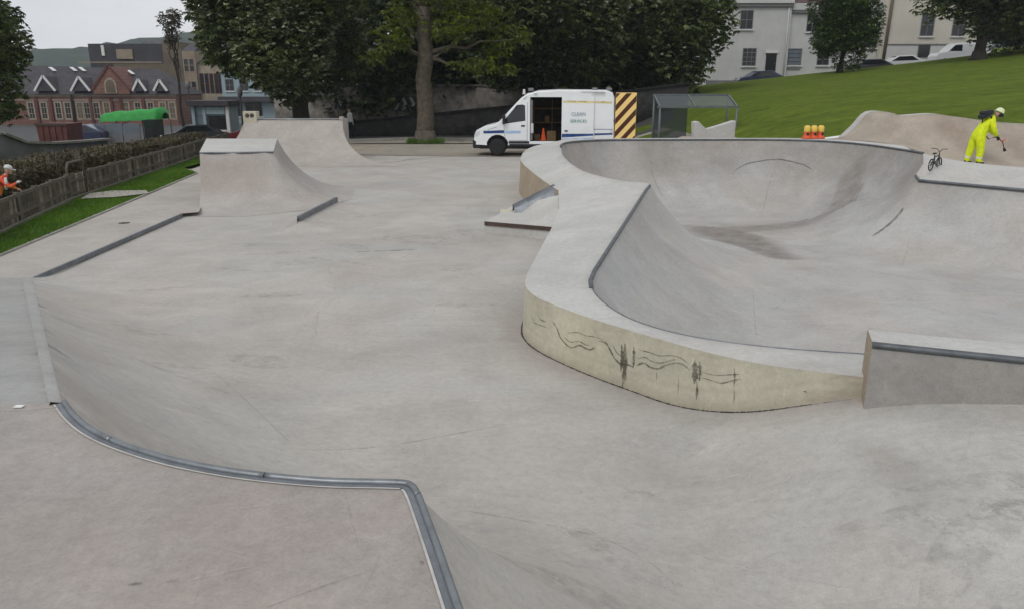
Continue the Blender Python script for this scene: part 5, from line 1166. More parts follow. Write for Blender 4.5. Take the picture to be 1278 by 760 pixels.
# ================================================================== BICYCLE, ROAD LAMPS
def on_island(u, v):
    x, dy, dz = ray(u, v); t = np.linspace(10, 40, 3000); q = np.stack([x*t, dy*t], 1); k = np.where((CAMZ+dz*t <= island_z(q)))[0][0]; return (*q[k], CAMZ+dz*t[k])
bike = thing('bicycle', 'small black bicycle standing on the lower deck at the bowl corner', 'bicycle', on_island(1166, 213), R(42)); bike.scale = (.54,)*3
for xx in (-.48, .48):
    w_ = MB(); ring = [(xx+.25*math.cos(a), 0, .27+.25*math.sin(a)) for a in np.linspace(0, 2*math.pi, 25)]; w_.tube(ring, .026, 7, False); wo = w_.build('wheel', M['tyre'], bike)
    w_ = MB()
    for a in np.linspace(0, math.pi*2, 12, endpoint=False): w_.tube([(xx, 0, .27), (xx+.235*math.cos(a), 0, .27+.235*math.sin(a))], .004, 4)
    w_.lathe([(.03, -.04), (.03, .04)], 8, (xx, 0, .27), 'Y'); w_.build('spokes', M['steel_dark'], wo)
mb = MB(); 
for a, b_ in (((-.48, 0, .27), (-.06, 0, .29)), ((-.06, 0, .29), (-.2, 0, .62)), ((-.2, 0, .58), (.33, 0, .66)), ((-.06, 0, .29), (.33, 0, .60)), ((-.48, 0, .27), (-.19, 0, .58)), ((.31, 0, .72), (.48, 0, .27))): mb.tube([a, b_], .024, 8)
mb.build('frame', M['black_plastic'], bike)
mb = MB(); mb.tube([(.31, 0, .72), (.29, 0, .78), (.29, -.1, .92), (.25, -.34, .94)], .016, 7); mb.tube([(.29, 0, .78), (.29, .1, .92), (.25, .34, .94)], .016, 7); mb.build('handlebar', M['black_plastic'], bike)
mb = MB(); mb.tube([(-.2, 0, .6), (-.22, 0, .74)], .018, 7); mb.box(-.36, -.08, -.06, .06, .73, .79, .025); mb.build('saddle', M['black_plastic'], bike)
mb = MB(); mb.lathe([(.09, -.01), (.09, .01)], 14, (-.06, -.05, .29), 'Y'); mb.tube([(-.06, -.05, .29), (.08, -.08, .22)], .012, 6); mb.box(.04, .14, -.16, -.07, .205, .23, .005); mb.tube([(-.06, .05, .29), (-.2, .08, .36)], .012, 6); mb.box(-.26, -.16, .07, .16, .35, .375, .005); mb.build('crank', M['steel_dark'], bike)
lampc = thing('road_lamp', 'squat orange road lamp with amber lens, one of three on the far bowl edge', 'road lamp', (0, 0, 0), 0, 'road lamps in a row on the far bowl edge')
mb = MB(); mb.lathe([(.14, 0), (.145, .03), (.13, .06), (.10, .10), (.085, .20), (.09, .215)], 14); mb.build('base', M['orange'], lampc)
mb = MB(); mb.lathe([(.088, .21), (.1, .24), (.1, .36), (.07, .41), (.001, .42)], 14); mb.build('lens', M['lamp_yellow'], lampc)
mb = MB(); mb.lathe([(.045, 0), (.045, .012)], 12, (0, -.098, .15), 'Y'); mb.build('switch_plate', M['black_plastic'], lampc)
for k, u in enumerate((1004.5, 1013.5, 1022.5)):
    o = lampc if k == 0 else dup(lampc); o['label'] = ('squat orange road lamp with amber lens, end one of three, towards the shelter', 'squat orange road lamp with amber lens, middle one of three', 'squat orange road lamp with amber lens, end one of three, towards the banked wall')[k]; q = pd(u, 170, 25.25); o.location = (q[0], 25.1+.03*k, 1.3); o.rotation_euler = (0, 0, R(10*k))

# ================================================================== SHELTER behind the bowl
sh = thing('metal_shelter', 'open metal-framed shelter with sloped panel roof beside the grass slope', 'shelter', (0, 0, 0)); 
sl, sr = pd(822, 160, 33.5), pd(918, 160, 33.5); W_ = sr[0]-sl[0]; sh.location = (sl[0], 33.5, tz(sl[0], 33.5)); gz = sh.location.z
zt0, zt1 = pd(870, 134, 33.5)[2]-gz, pd(870, 119, 35.0)[2]-gz
for x, y, z in ((0.02, 0, zt0), (W_, 0, zt0), (.02, 1.5, zt1), (W_, 1.5, zt1)): mb = MB(); mb.tube([(x, y, -.3), (x, y, z)], .045, 8); mb.build('post', M['shelter_metal'], sh)
mb = MB(); mb.beam((-.1, 0, zt0), (W_+.1, 0, zt0), .07, .09); mb.beam((-.05, 1.5, zt1), (W_+.05, 1.5, zt1), .07, .09); mb.beam((0, -.05, zt0), (0, 1.5, zt1), .06, .07); mb.beam((W_, -.05, zt0), (W_, 1.5, zt1), .06, .07); mb.beam((W_*.46, -.05, zt0), (W_*.46, 1.5, zt1), .05, .06); mb.build('roof_frame', M['shelter_metal'], sh)
for k in range(2): mb = MB(); x0_, x1_ = (.04, W_*.46-.03) if k == 0 else (W_*.46+.03, W_-.04); mb.bm.faces.new([mb.bm.verts.new(p) for p in ((x0_, .04, zt0+.02), (x1_, .04, zt0+.02), (x1_, 1.46, zt1), (x0_, 1.46, zt1))]); mb.build('roof_panel', M['shelter_panel'], sh)
mb = MB(); mb.box(.06, W_*.46, 1.44, 1.47, .1, zt1-.1); mb.build('back_panel', M['shelter_panel'], sh)
mb = MB(); mb.box(.3, W_*.44, 1.1, 1.4, .35, .42, .01); mb.box(.4, .46, 1.15, 1.35, -.2, .36); mb.box(1.2, 1.26, 1.15, 1.35, -.2, .36); mb.build('bench', M['black_plastic'], sh)
rb = thing('pale_ramp_block', 'pale concrete wedge at the foot of the grass beside the metal shelter', 'block', (0, 0, 0)); q0, q1 = pd(869, 172, 27.5), pd(917, 172, 27.5); rb.location = (q0[0], 27.5, .4)
mb = MB(); w_ = q1[0]-q0[0]; mb.prism([(0, 0), (w_, 0), (w_, pd(917, 151, 27.5)[2]-.4), (.35, pd(880, 163, 27.5)[2]-.4), (.05, pd(871, 152, 27.5)[2]-.4), (-.1, pd(868, 153, 27.5)[2]-.4)], 'Y', 0, .5, .02); mb.build('wedge', M['coping_slab'], rb)
mb = MB(); mb.box(.38, .44, -.012, .0, .55, .72, .0); mb.build('slot', M['joint'], rb)
eb = sheet('earth_bank', [(5.6, 26.2, 0), (8.0, 26.4, 0), (8.4, 31, 0), (5.6, 32, 0)], lambda xy: .85+.25*smooth(26, 28.5, xy[:, 1])-.8*smooth(29.5, 32, xy[:, 1])-.5*smooth(6.4, 5.6, xy[:, 0]), .4, M['bank'], stain=lambda V, Z: np.full(len(V), .4)); tag(eb, 'bare brown earth bank behind the bowl', kind='structure')

# ================================================================== WALLS AND SIGNS under the trees
def wall(name, label, pts, thick, m, cap=None, cat='wall'):
    """pts: (x, y, zbot, ztop)"""
    t = thing(name, label, cat, (pts[0][0], pts[0][1], pts[0][2])); V = []
    for x, y, a, b_ in pts: V += [(x, y, a), (x, y, b_), (x, y+thick, b_), (x, y+thick, a)]
    n = len(pts); fs = [(i*4+k, i*4+(k+1) % 4, (i+1)*4+(k+1) % 4, (i+1)*4+k) for i in range(n-1) for k in range(4)]+[(3, 2, 1, 0), (n*4-4, n*4-3, n*4-2, n*4-1)]
    link('wall_face', arr_mesh('wall_face', V, fs), m, t, True)
    if cap is not None:
        mb = MB()
        for p, q in zip(pts[:-1], pts[1:]): mb.beam((p[0], p[1]+thick/2, p[3]+.05), (q[0], q[1]+thick/2, q[3]+.05), thick+.12, .12)
        mb.build('coping_stones', cap, t, True)
    return t
pts = []
for u, vt, Y in ((380, 160, 47), (430, 155, 47), (470, 151, 47), (560, 142, 47), (640, 134, 47.5), (720, 124, 48), (790, 114, 48), (860, 106, 49)):
    a = pd(u, vt, Y); pts.append((a[0], Y, tz(a[0], Y)-.5, a[2]))
wall('shade_wall', 'shadowed slope built as a dark retaining wall climbing behind the white van', pts, .4, M['wall_shade'], M['wall_cap'])
pts = []
for u, Y in ((340, 57), (420, 57), (500, 57), (600, 57.5), (700, 58)):
    a = pd(u, 105, Y); pts.append((a[0], Y, tz(a[0], Y)-.5, pd(u, 116 if u > 600 else 108, Y)[2]))
wall('grey_stone_wall', 'grey rubble stone wall under the chestnut branches', pts, .5, M['wall_stone'], M['wall_stone'])
def chevrons(u0, u1, v0, v1, Y, label, n):
    a, b_ = pd(u0, v1, Y), pd(u1, v0, Y); t = thing('chevron_sign', label, 'road sign', (a[0], Y, a[2])); w, h = b_[0]-a[0], b_[2]-a[2]
    mb = MB(); mb.box(0, w, -.03, 0, 0, h, .01); mb.build('board', M['sign_black'], t)
    for k in range(n):
        x = w*(k+.12)/n; d = w/n*.36; c = w/n*.42; mb = MB(); mb.prism([(x, .05*h), (x+c, .05*h), (x+c+d, .5*h), (x+c, .95*h), (x, .95*h), (x+d, .5*h)], 'Y', -.036, -.031); mb.build('chevron', M['sign_white'], t)
    for x in (.15*w, .85*w): mb = MB(); mb.tube([(x, .04, -1.6), (x, .04, h)], .03, 6); mb.build('post', M['lamp_post'], t)
chevrons(490, 519, 121, 139, 56.5, 'chevron road sign mounted beside the plane tree trunk', 3); chevrons(418, 440, 120, 137, 56.5, 'chevron road sign above the walking person', 2)

# ================================================================== CARS
def car(name, label, loc, rz, m, L=4.2, kind='hatch', cat='car', group=None):
    t = thing(name, label, cat, loc, rz, group)
    if kind == 'hatch': pf = [(0, .35), (.0, .6), (.12, .78), (1.0, .95), (1.75, 1.42), (3.1, 1.46), (3.85, 1.1), (4.15, .95), (4.2, .4)]; gl = [(1.2, .96), (1.85, 1.36), (3.0, 1.4), (3.55, 1.05)]
    else: pf = [(0, .35), (0, .8), (.2, 1.05), (.9, 1.2), (1.5, 1.82), (1.8, 1.9), (4.6, 1.9), (4.75, 1.75), (4.8, .4)]; gl = [(1.1, 1.22), (1.6, 1.72), (2.2, 1.74), (2.2, 1.22)]
    V = []; n = len(pf)
    for y, ins_ in ((-.86, .06), (-.8, 0), (.8, 0), (.86, .06)):
        for x, z in pf: cx, cz = 2.1, .8; tw = 1-.12*max(0, (z-.9)); V.append((x+(cx-x)*ins_*.5, y*tw, z+(cz-z)*ins_))
    fs = [(r_*n+i, r_*n+(i+1) % n, (r_+1)*n+(i+1) % n, (r_+1)*n+i) for r_ in range(3) for i in range(n)]
    mb = MB(); vs_ = [mb.bm.verts.new(p) for p in V]
    for f in fs: mb.bm.faces.new([vs_[i] for i in f])
    mb.bm.faces.new([vs_[i] for i in range(n)][::-1]); mb.bm.faces.new([vs_[3*n+i] for i in range(n)]); mb.build('body', m, t)
    for s_ in (-1, 1):
        mb = MB(); mb.bm.faces.new([mb.bm.verts.new((x, s_*(.868*(1-.12*max(0, z-.9))), z)) for x, z in gl]); mb.build('side_window', M['glass'], t)
        for cx in (.8, (3.35 if kind == 'hatch' else 3.8)):
            w_ = MB(); w_.lathe([(.12, -.09), (.28, -.1), (.3, -.05), (.3, .05), (.28, .1), (.12, .09)], 18, (cx, s_*.78, .3), 'Y'); wo = w_.build('wheel', M['tyre'], t)
            w_ = MB(); w_.lathe([(.001, s_*.09), (.19, s_*.105)], 14, (cx, s_*.78, .3), 'Y'); w_.build('hub', M['rim'], wo)
        mb = MB(); mb.box(-.015, .1, s_*.62-.14, s_*.62+.14, .62, .76, .02); mb.build('headlight', M['lamp_clear'], t)
        mb = MB(); mb.box(4.1 if kind == 'hatch' else 4.72, 4.2 if kind == 'hatch' else 4.81, s_*.68-.1, s_*.68+.1, .75, .95, .02); mb.build('tail_lamp', M['lamp_red'], t)
    a, b_ = gl[0], gl[1]; mb = MB(); mb.quad((a[0]-.16, -.68, a[1]+.0), (b_[0]-.14, -.62, b_[1]+.04), (b_[0]-.14, .62, b_[1]+.04), (a[0]-.16, .68, a[1])); mb.build('windscreen', M['glass'], t)
    return t
def car_at(u, Y, *a, **k): p = on_ter(u, Y, .06); return car(a[0], a[1], p, *a[2:], **k)
car_at(918, 74, 'parked_car', 'dark blue hatchback parked below the white house window', R(4), M['car_blue'])
car_at(1088, 74, 'parked_car', 'white hatchback parked beside the bushy tree', R(-4), M['car_white'])
car_at(1050, 73.5, 'parked_car', 'charcoal hatchback half hidden behind the bushy tree', R(-4), M['car_dark'])
car_at(1158, 73, 'parked_van', 'small white van parked under the hilltop tree', R(-4), M['car_white'], kind='van', cat='van')
car_at(270, 52, 'parked_car', 'dark red hatchback parked by the pale blue kiosk', R(12), M['car_red'])
car_at(46, 57, 'parked_car', 'navy hatchback parked by the grey hoarding', R(8), M['car_blue'])
car_at(196, 54, 'parked_car', 'charcoal hatchback parked under the green canopy edge', R(8), M['car_dark'])

# ================================================================== BUILDINGS
def window(parent, x, z, w, h, y, frame='grey_wall', bars=(1, 1), sill=True, pane='pane', f=.06):
    mb = MB()
    mb.box(x-w/2, x-w/2+f, y-.05, y+.04, z, z+h); mb.box(x+w/2-f, x+w/2, y-.05, y+.04, z, z+h); mb.box(x-w/2+f, x+w/2-f, y-.05, y+.04, z+h-f, z+h); mb.box(x-w/2+f, x+w/2-f, y-.05, y+.04, z, z+f)
    for k in range(1, bars[0]+1): xx = x-w/2+w*k/(bars[0]+1); mb.box(xx-.025, xx+.025, y-.04, y+.03, z+f, z+h-f)
    for k in range(1, bars[1]+1): zz = z+h*k/(bars[1]+1); mb.box(x-w/2+f, x+w/2-f, y-.045, y+.025, zz-.03, zz+.03)
    o = mb.build('window', M[frame], parent); mb = MB(); mb.box(x-w/2+f, x+w/2-f, y-.005, y+.02, z+f, z+h-f); mb.build('pane', M[pane], o)
    if sill: mb = MB(); mb.box(x-w/2-.1, x+w/2+.1, y-.16, y-.051, z-.12, z-.003); mb.build('sill', M['white_trim'], o)
    return o
def houses():
    Y = 80.0
    def X(u): return pd(u, 60, Y)[0]
    def Zv(v): return pd(1000, v, Y)[2]
    a = thing('terraced_house', 'tall white rendered house with dark door and grey cornice', 'house', (X(885), Y, tz(X(940), 78))); ox, oz = a.location.x, a.location.z
    def lx(u): return X(u)-ox
    def lz(v): return Zv(v)-oz
    mb = MB(); mb.box(0, lx(984), 0, 8, -1, lz(-14)); mb.build('wall', M['cream_paint'], a)
    mb = MB(); mb.box(-.1, lx(985), -.25, -.002, lz(9), lz(5)); mb.build('cornice', M['grey_trim'], a); mb = MB(); mb.box(-.1, lx(985), -.35, -.003, lz(4.8), lz(-2)); mb.build('parapet', M['cream_paint'], a)
    mb = MB(); mb.prism([(0, lz(-14)), (8, lz(-14)), (4, lz(-50))], 'X', 0, lx(984)); mb.build('roof', M['slate'], a)
    window(a, lx(929), lz(37), 1.25, 1.75, -.0, bars=(1, 1)); window(a, lx(936), lz(83), 1.35, 1.7, -.0, bars=(2, 3)); window(a, lx(960), lz(37), 1.25, 1.75, -.0, bars=(1, 1)) if False else None
    d = MB(); d.box(lx(957), lx(970), -.06, .05, -.4, lz(67)); do = d.build('door', M['door_black'], a); mb = MB(); mb.box(lx(968), lx(969), -.1, -.061, lz(80), lz(79)); mb.build('handle', M['steel'], do)
    mb = MB(); mb.box(lx(956)-.05, lx(971)+.05, -.12, -.002, lz(66.8), lz(64.5)); mb.build('door_head', M['white_trim'], a)
    mb = MB(); mb.tube([(lx(980), -.1, -.5), (lx(980), -.1, lz(10))], .06, 6); mb.build('drainpipe', M['cream_paint'], a)
    mb = MB(); mb.box(-.1, lx(984), -.05, -.002, -1, .35); mb.build('plinth', M['grey_wall'], a)
    b_ = thing('terraced_house', 'lower white rendered house with purple slate roof, beside the bushy tree', 'house', (X(984.5), Y+.3, tz(X(1010), 78))); ox, oz = b_.location.x, b_.location.z
    mb = MB(); mb.box(0, lx(1096), 0, 8, -1, lz(13)); mb.build('wall', M['cream_paint'], b_); mb = MB(); mb.box(.02, lx(1096), -.25, -.002, lz(16.5), lz(13)); mb.build('cornice', M['grey_trim'], b_)
    mb = MB(); mb.box(.02, lx(1096), -.3, -.002, lz(12.8), lz(4.5)); mb.build('parapet', M['cream_paint'], b_); mb = MB(); mb.prism([(.3, lz(6)), (8, lz(6)), (4.5, lz(-34))], 'X', .02, lx(1096)); mb.build('roof', M['purple_slate'], b_)
    window(b_, lx(992), lz(82), 1.7, 1.6, 0, bars=(0, 3), pane='hoarding'); window(b_, lx(1088), lz(60), 1.2, 1.8, 0); window(b_, lx(1012), lz(40), 1.1, 1.6, 0); mb = MB(); mb.box(lx(980)+.4, lx(1002), -.04, -.001, lz(88), lz(86)); mb.build('vent', M['grey_trim'], b_)
    window(b_, lx(1030), lz(82), 1.2, 1.7, 0, bars=(1, 2))
    c = thing('terraced_house', 'cream rendered house with a grey drainpipe, behind the small white van', 'house', (X(1096.5), Y-.4, tz(X(1140), 76))); ox, oz = c.location.x, c.location.z
    mb = MB(); mb.box(0, lx(1222), 0, 8, -1.5, lz(-22)); mb.build('wall', M['cream_paint2'], c); mb = MB(); mb.tube([(lx(1101), -.12, -.3), (lx(1104), -.12, lz(-20))], .16, 8); mb.build('drainpipe', M['brown_brick'], c)
    mb = MB(); mb.box(lx(1101), lx(1222), -.2, -.002, lz(57), lz(55.5)); mb.build('string_course', M['grey_wall'], c); mb = MB(); mb.box(lx(1101), lx(1222), -.14, -.003, -1.5, lz(57.2)); mb.build('plinth', M['cream_paint'], c)
    window(c, lx(1151), lz(46), 1.3, 2.1, 0); window(c, lx(1150), lz(73), 1.2, 1.3, -.14, bars=(0, 0), sill=False); window(c, lx(1190), lz(46), 1.3, 2.1, 0)
    mb = MB(); mb.prism([(0, lz(-22)), (8, lz(-22)), (4, lz(-55))], 'X', 0, lx(1222)); mb.build('roof', M['slate'], c)
houses()

def school():
    Y = 108.0; t = thing('brick_school', 'long red brick school with slate roof, white-edged dormers and arched gable', 'building', (pd(30, 118, Y)[0], Y, tz(pd(130, 118, Y)[0], Y)-.3)); ox, oz = t.location.x, t.location.z
    def x(u): return pd(u, 118, Y)[0]-ox
    def z(v): return pd(130, v, Y)[2]-oz
    w = x(219); mb = MB(); mb.box(-6, w, 0, 9, -1, z(118)); mb.build('wall', M['brick_red'], t)
    rf = MB(); rf.bm.faces.new([rf.bm.verts.new(p) for p in ((-6, -.4, z(118.5)), (w+.2, -.4, z(118.5)), (x(183), 4.5, z(86)), (-6, 4.5, z(80)))]); rf.bm.faces.new([rf.bm.verts.new(p) for p in ((w+.2, -.4, z(118.5)), (w+.2, 9.4, z(118.5)), (x(183), 4.5, z(86)))]); rf.bm.faces.new([rf.bm.verts.new(p) for p in ((-6, 9.4, z(118.5)), (w+.2, 9.4, z(118.5)), (x(183), 4.5, z(86)), (-6, 4.5, z(80)))]); rfo = rf.build('roof', M['slate'], t)
    def rp(u, v):                                          # point on the front roof slope seen at pixel
        zz = z(v); f = (zz-z(118.5))/(z(82)-z(118.5)); return x(u), -.4+4.9*f, zz
    for u in (50, 77, 88, 152): a, b_ = rp(u-4, 84 if u < 150 else 88), rp(u+5, 89 if u < 150 else 93); mb = MB(); mb.beam((a[0], a[1]-.1, a[2]+.05), (b_[0], b_[1]-.1, b_[2]+.05), .5, .06); mb.build('rooflight', M['white_trim'], rfo)
    for u, hw, vt in ((60, 12.5, 96), (104, 11.5, 97), (177, 8, 100), (203, 8, 101)):    # white-edged dormer gables
        vb = 114; mb = MB(); mb.prism([(x(u-hw), z(vb)), (x(u+hw), z(vb)), (x(u), z(vt))], 'Y', -.55, 3.0); d = mb.build('dormer', M['slate'], t)
        mb = MB(); mb.beam((x(u-hw)-.05, -.62, z(vb)), (x(u), -.62, z(vt)+.08), .16, .26); mb.beam((x(u), -.62, z(vt)+.08), (x(u+hw)+.05, -.62, z(vb)), .16, .26); mb.build('bargeboard', M['white_trim'], d)
    g = MB(); g.prism([(x(121), z(118)), (x(165), z(118)), (x(165), z(113)), (x(146), z(84)), (x(140), z(84)), (x(121), z(113))], 'Y', -.75, 5); go = g.build('gable', M['brick_red'], t)
    mb = MB(); mb.beam((x(119), -.8, z(113)), (x(143), -.8, z(82)), .2, .28); mb.beam((x(143), -.8, z(82)), (x(167), -.8, z(113)), .2, .28); mb.build('gable_coping', M['maroon'], go)
    cx = x(143); rr = x(150.5)-cx; ah = [(cx-rr, z(117)), (cx+rr, z(117))]+[(cx+rr*math.cos(a), z(107)+rr*math.sin(a)*1.2) for a in np.linspace(0, math.pi, 9)]
    mb = MB(); mb.prism(ah, 'Y', -.86, -.751); wo = mb.build('arched_window', M['stone_pale'], go); mb = MB(); mb.prism([(cx+(p[0]-cx)*.75, z(116)+(p[1]-z(117))*.82) for p in ah], 'Y', -.9, -.861); mb.build('pane', M['brown_brick'], wo)
    mb = MB(); mb.box(-6, w, -.12, -.002, z(121), z(118.6)); mb.build('eaves_band', M['stone_pale'], t)
    mb = MB(); mb.box(-6, w, -.1, -.002, z(126), z(124.5)); mb.build('string_course', M['stone_pale'], t)
    for u in (36, 52, 70, 82, 97, 106, 118, 131, 155, 170, 186, 201, 213): window(t, x(u), z(150), 1.05, z(127)-z(150), -.0, frame='stone_pale', bars=(1, 2), sill=False, pane='brown_brick' if u % 2 else 'pane', f=.2)
    for u in (44, 62, 89, 112, 138, 150, 178): mb = MB(); mb.box(x(u)-.18, x(u)+.18, -.2, -.003, -1, z(122)); mb.build('pilaster', M['maroon'], t)
    mb = MB(); mb.tube([(x(89), -.3, -1), (x(89), -.3, z(118))], .12, 6); mb.build('drainpipe', M['lamp_post'], t)
school()
def backs():
    Y = 150.0; t = thing('office_block', 'dark flat-roofed block with brown brick panels rising behind the brick school', 'building', (pd(105, 60, Y)[0], Y, -2)); ox, oz = t.location.x, t.location.z
    def x(u): return pd(u, 60, Y)[0]-ox
    def z(v): return pd(130, v, Y)[2]-oz
    mb = MB(); mb.box(x(110), x(206), 0, 14, 0, z(55)); mb.build('upper_cladding', M['dark_clad'], t); mb = MB(); mb.box(x(140), x(222), -.4, 13, 0, z(80)); mb.build('brick_storey', M['brown_brick'], t)
    mb = MB(); mb.box(x(145), x(165), -.3, -.002, z(74), z(62)); mb.build('brick_panel', M['stone_buff'], t); mb = MB(); mb.box(x(170), x(200), 2, 8, z(55), z(50)); mb.build('plant_room', M['grey_wall'], t)
    mb = MB(); mb.box(x(96), x(201), -.5, -.41, z(79), z(77.5)); mb.build('ledge', M['stone_buff'], t); mb = MB(); mb.box(x(126.5), x(130), -.2, 1, z(70), z(57)); mb.build('flue', M['white_trim'], t)
    mb = MB(); mb.box(x(203), x(226), -.2, 12, 0, z(53)); mb.build('stair_tower', M['brown_brick'], t)
    Y = 122.0; t = thing('buff_house', 'tall buff stone building with narrow windows beside the slim tree', 'building', (pd(226, 60, Y)[0], Y, tz(pd(226, 60, Y)[0], Y))); ox, oz = t.location.x, t.location.z
    mb = MB(); mb.box(0, x(242), 0, 8, -1, z(64)); mb.build('front_bay', M['stone_buff'], t); mb = MB(); mb.box(x(242), x(272), .6, 9, -1, z(79)); mb.build('side_wing', M['stone_pale'], t)
    mb = MB(); mb.prism([(0, z(64)), (8, z(64)), (4, z(52))], 'X', 0, x(242)); mb.build('roof', M['slate'], t); mb = MB(); mb.prism([(.3, z(79)), (9.3, z(79)), (4.8, z(70))], 'X', x(242), x(272)); mb.build('roof', M['slate'], t)
    for u in (246, 252, 258, 264, 269): window(t, x(u), z(117), .6, z(92)-z(117), .6, frame='maroon', bars=(0, 1), sill=False)
    for u in (230, 237):
        for v in (90, 118): window(t, x(u), z(v), .75, 1.9, 0, bars=(0, 1), frame='stone_pale', sill=False)
    Y = 112.0; t = thing('green_roofed_shop', 'low shop with pale green upper wall beyond the chestnut crown', 'building', (pd(272, 60, Y)[0], Y, tz(pd(272, 60, Y)[0], Y))); ox, oz = t.location.x, t.location.z
    mb = MB(); mb.box(0, x(345), 0, 8, -1, z(92)); mb.build('wall', M['pale_blue'], t); mb = MB(); mb.box(-.2, x(345), -1.5, -.003, z(127), z(121)); mb.build('shop_fascia', M['slate'], t); mb = MB(); mb.prism([(-.2, z(92)), (8.2, z(92)), (4, z(84))], 'X', 0, x(345)); mb.build('roof', M['slate'], t)
    for u in (282, 300, 318): window(t, x(u), z(114), 1.2, 1.6, 0)
    for u in (285, 310): window(t, x(u), z(146), 2.4, 2.0, 0, bars=(1, 0))
backs()

# ================================================================== STREET FURNITURE on the left
Yk = 62.0
cn = thing('green_canopy', 'bright green fabric canopy on posts in front of the brick school', 'canopy', (pd(130, 150, Yk)[0], Yk, tz(pd(130, 150, Yk)[0], Yk))); ox, oz = cn.location.x, cn.location.z
def cx_(u): return pd(u, 140, Yk)[0]-ox
def cz_(v): return pd(160, v, Yk)[2]-oz
n1, n2 = 24, 8; V = []
for i in range(n1):
    t = i/(n1-1); u = 130+76*t; vt = 141-6.5*t+.8*math.sin(t*19); vb = 152-3.0*t+.5*math.sin(t*31)
    for j in range(n2):
        s_ = j/(n2-1); a = s_*math.pi; V.append((cx_(u), -1.2*math.cos(a)*(1 if .02 < t < .98 else .5), cz_(vb)+(cz_(vt)-cz_(vb))*(math.sin(a)**.6 if 0 < s_ < 1 else 0)*(1 if 0 < i < n1-1 else .55)))
link('canopy_cloth', arr_mesh('canopy_cloth', V, [(i*n2+j, i*n2+j+1, (i+1)*n2+j+1, (i+1)*n2+j) for i in range(n1-1) for j in range(n2-1)], True), M['green_tarp'], cn)
for u in (132, 168, 204):
    for y in (-1.1, 1.1): mb = MB(); mb.tube([(cx_(u), y, -.3), (cx_(u), y, cz_(150))], .05, 6); mb.build('post', M['shelter_metal'], cn)
for u0, u1, lab in ((112, 154, 'long grey hoarding panel below the green canopy'), (156.5, 176, 'short grey hoarding panel below the green canopy')):
    Yh = 58.0; a, b_ = pd(u0, 173, Yh), pd(u1, 171, Yh); hz = pd(u0, 155, Yh)[2]; t = thing('hoarding', lab, 'hoarding', (a[0], Yh, tz(a[0], Yh))); mb = MB(); mb.box(0, b_[0]-a[0], 0, .08, -.3, hz-t.location.z, .01); mb.build('panel', M['hoarding'], t)
    mb = MB(); mb.box(0, b_[0]-a[0], -.12, -.002, -.3, a[2]-t.location.z+.25); mb.build('base_block', M['grey_wall'], t)
    for k in range(1, int((b_[0]-a[0])/1.2)): mb = MB(); mb.box(k*1.2-.03, k*1.2+.03, -.03, -.001, .3, hz-t.location.z); mb.build('batten', M['grey_wall'], t)
Yh = 60.0; a, b_ = pd(181, 170, Yh), pd(195, 170, Yh); t = thing('dark_green_cabin', 'dark green site cabin under the right end of the green canopy', 'cabin', (a[0], Yh, tz(a[0], Yh))); mb = MB(); mb.box(0, b_[0]-a[0], 0, 1.5, -.3, pd(181, 150, Yh)[2]-t.location.z, .03); mb.build('box', mat('cabin_green', (.008, .02, .012), .7), t); mb = MB(); mb.box(.2, .7, -.03, -.002, 0, 1.2); mb.build('door', M['black_plastic'], t)
Yh = 47.0; a, b_ = pd(22, 175, Yh), pd(62, 172, Yh); t = thing('maroon_container', 'dull maroon skip container behind the grey roadside wall', 'container', (a[0], Yh+2, tz(a[0], Yh+2))); mb = MB(); w_ = b_[0]-a[0]; hh = pd(22, 155, Yh+2)[2]-t.location.z; mb.prism([(.15, -.3), (w_-.15, -.3), (w_, hh), (0, hh)], 'Y', 0, 1.8, .02); mb.build('box', M['maroon'], t); mb = MB(); mb.box(-.05, w_+.05, -.06, -.002, hh-.12, hh+.03); mb.build('rim', M['rust'], t)
for k in range(1, 5): mb = MB(); mb.box(w_*k/5-.04, w_*k/5+.04, -.05, -.001, -.2, hh-.13); mb.build('rib', M['maroon'], t)
pts = []
for u, vt, vb, Y in ((-60, 164, 195, 38), (0, 166, 192, 39), (28, 171, 190, 40), (62, 172, 186, 42), (104, 170, 180, 45), (132, 168, 176, 47)): a, c = pd(u, vt, Y), pd(u, vb, Y); pts.append((a[0], Y, c[2]-1.2, a[2]-(.35 if u > 20 else .1)))
wall('grey_roadside_wall', 'low grey rendered roadside wall beyond the hedge', pts, .35, M['grey_wall'], M['kerb'])
Yq = 54.0; a, b_ = pd(242, 170, Yq), pd(288, 170, Yq); t = thing('pale_blue_kiosk', 'pale blue painted kiosk with dark window beyond the hip ramp', 'kiosk', (a[0], Yq, tz(a[0], Yq))); w_ = b_[0]-a[0]; hz = pd(250, 129, Yq)[2]-t.location.z
mb = MB(); mb.box(.1, w_-.1, .2, 2.2, -.3, hz-.2); mb.build('wall', M['pale_blue'], t)
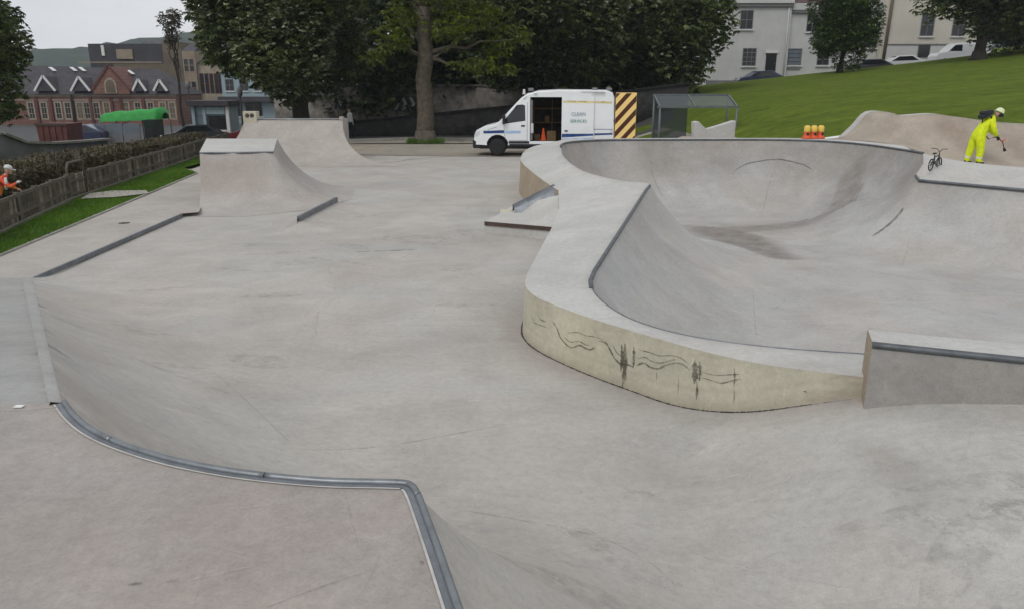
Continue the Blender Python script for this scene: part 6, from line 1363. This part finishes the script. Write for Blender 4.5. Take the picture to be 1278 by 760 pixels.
for xx in (.0, w_*.30, w_*.92): mb = MB(); mb.box(xx, xx+.22, -.02, .19, -.3, hz-.1, .02); mb.build('pillar', M['white_trim'] if xx > 2 else M['pale_blue'], t)
mb = MB(); mb.box(-.2, w_+.15, -.3, 2.4, hz-.2, hz+.15, .03); mb.build('roof', M['slate'], t); mb = MB(); mb.box(w_*.3+.25, w_*.9, -.02, .18, hz-.75, hz-.25, .01); mb.build('fascia', M['pale_blue'], t)
mb = MB(); mb.box(w_*.42, w_*.88, .15, .197, hz*.38, hz*.70); wo = mb.build('window', M['pane'], t); mb = MB(); mb.box(w_*.40, w_*.90, .05, .198, hz*.34, hz*.38); mb.build('sill', M['white_trim'], wo)
mb = MB(); mb.box(.3, w_*.28, .14, .197, .2, hz-.8); mb.build('door', M['hoarding'], t); mb = MB(); mb.box(-.1, w_*.34, -.35, -.03, -.3, .35, .02); mb.build('step', M['white_trim'], t)
def lamp_post(u, Y, vt, label, arm=0.0):
    p = on_ter(u, Y); h = pd(u, vt, Y)[2]-p[2]; t = thing('lamp_post', label, 'lamp post', p); mb = MB(); mb.tube([(0, 0, -.2), (0, 0, 1.0), (0, 0, 1.05), (0, 0, h)], [.1, .1, .07, .045], 8); mb.build('pole', M['lamp_post'], t)
    mb = MB(); mb.lathe([(.03, h), (.16, h+.1), (.2, h+.45), (.1, h+.6), (.001, h+.7)], 10); mb.build('lantern', M['grey_wall'], t); return t
lamp_post(298, 50, 122, 'dark iron lamp post between the kiosk and the quarter pipe'); lamp_post(234, 66, 112, 'dark iron lamp post beside the slim street tree')

# ================================================================== AIR
hz_ = MB(); hz_.box(-1200, 900, -80, 900, -6.5, 62)
m = bpy.data.materials.new('haze'); m.use_nodes = True; m.node_tree.nodes.clear(); _o = m.node_tree.nodes.new('ShaderNodeOutputMaterial'); _v = m.node_tree.nodes.new('ShaderNodeVolumePrincipled')
_v.inputs['Color'].default_value = (.86, .92, 1, 1); _v.inputs['Density'].default_value = .0003; m.node_tree.links.new(_v.outputs[0], _o.inputs['Volume'])
tag(hz_.build('haze', m), 'thin pale haze in the air', 'haze', kind='stuff')
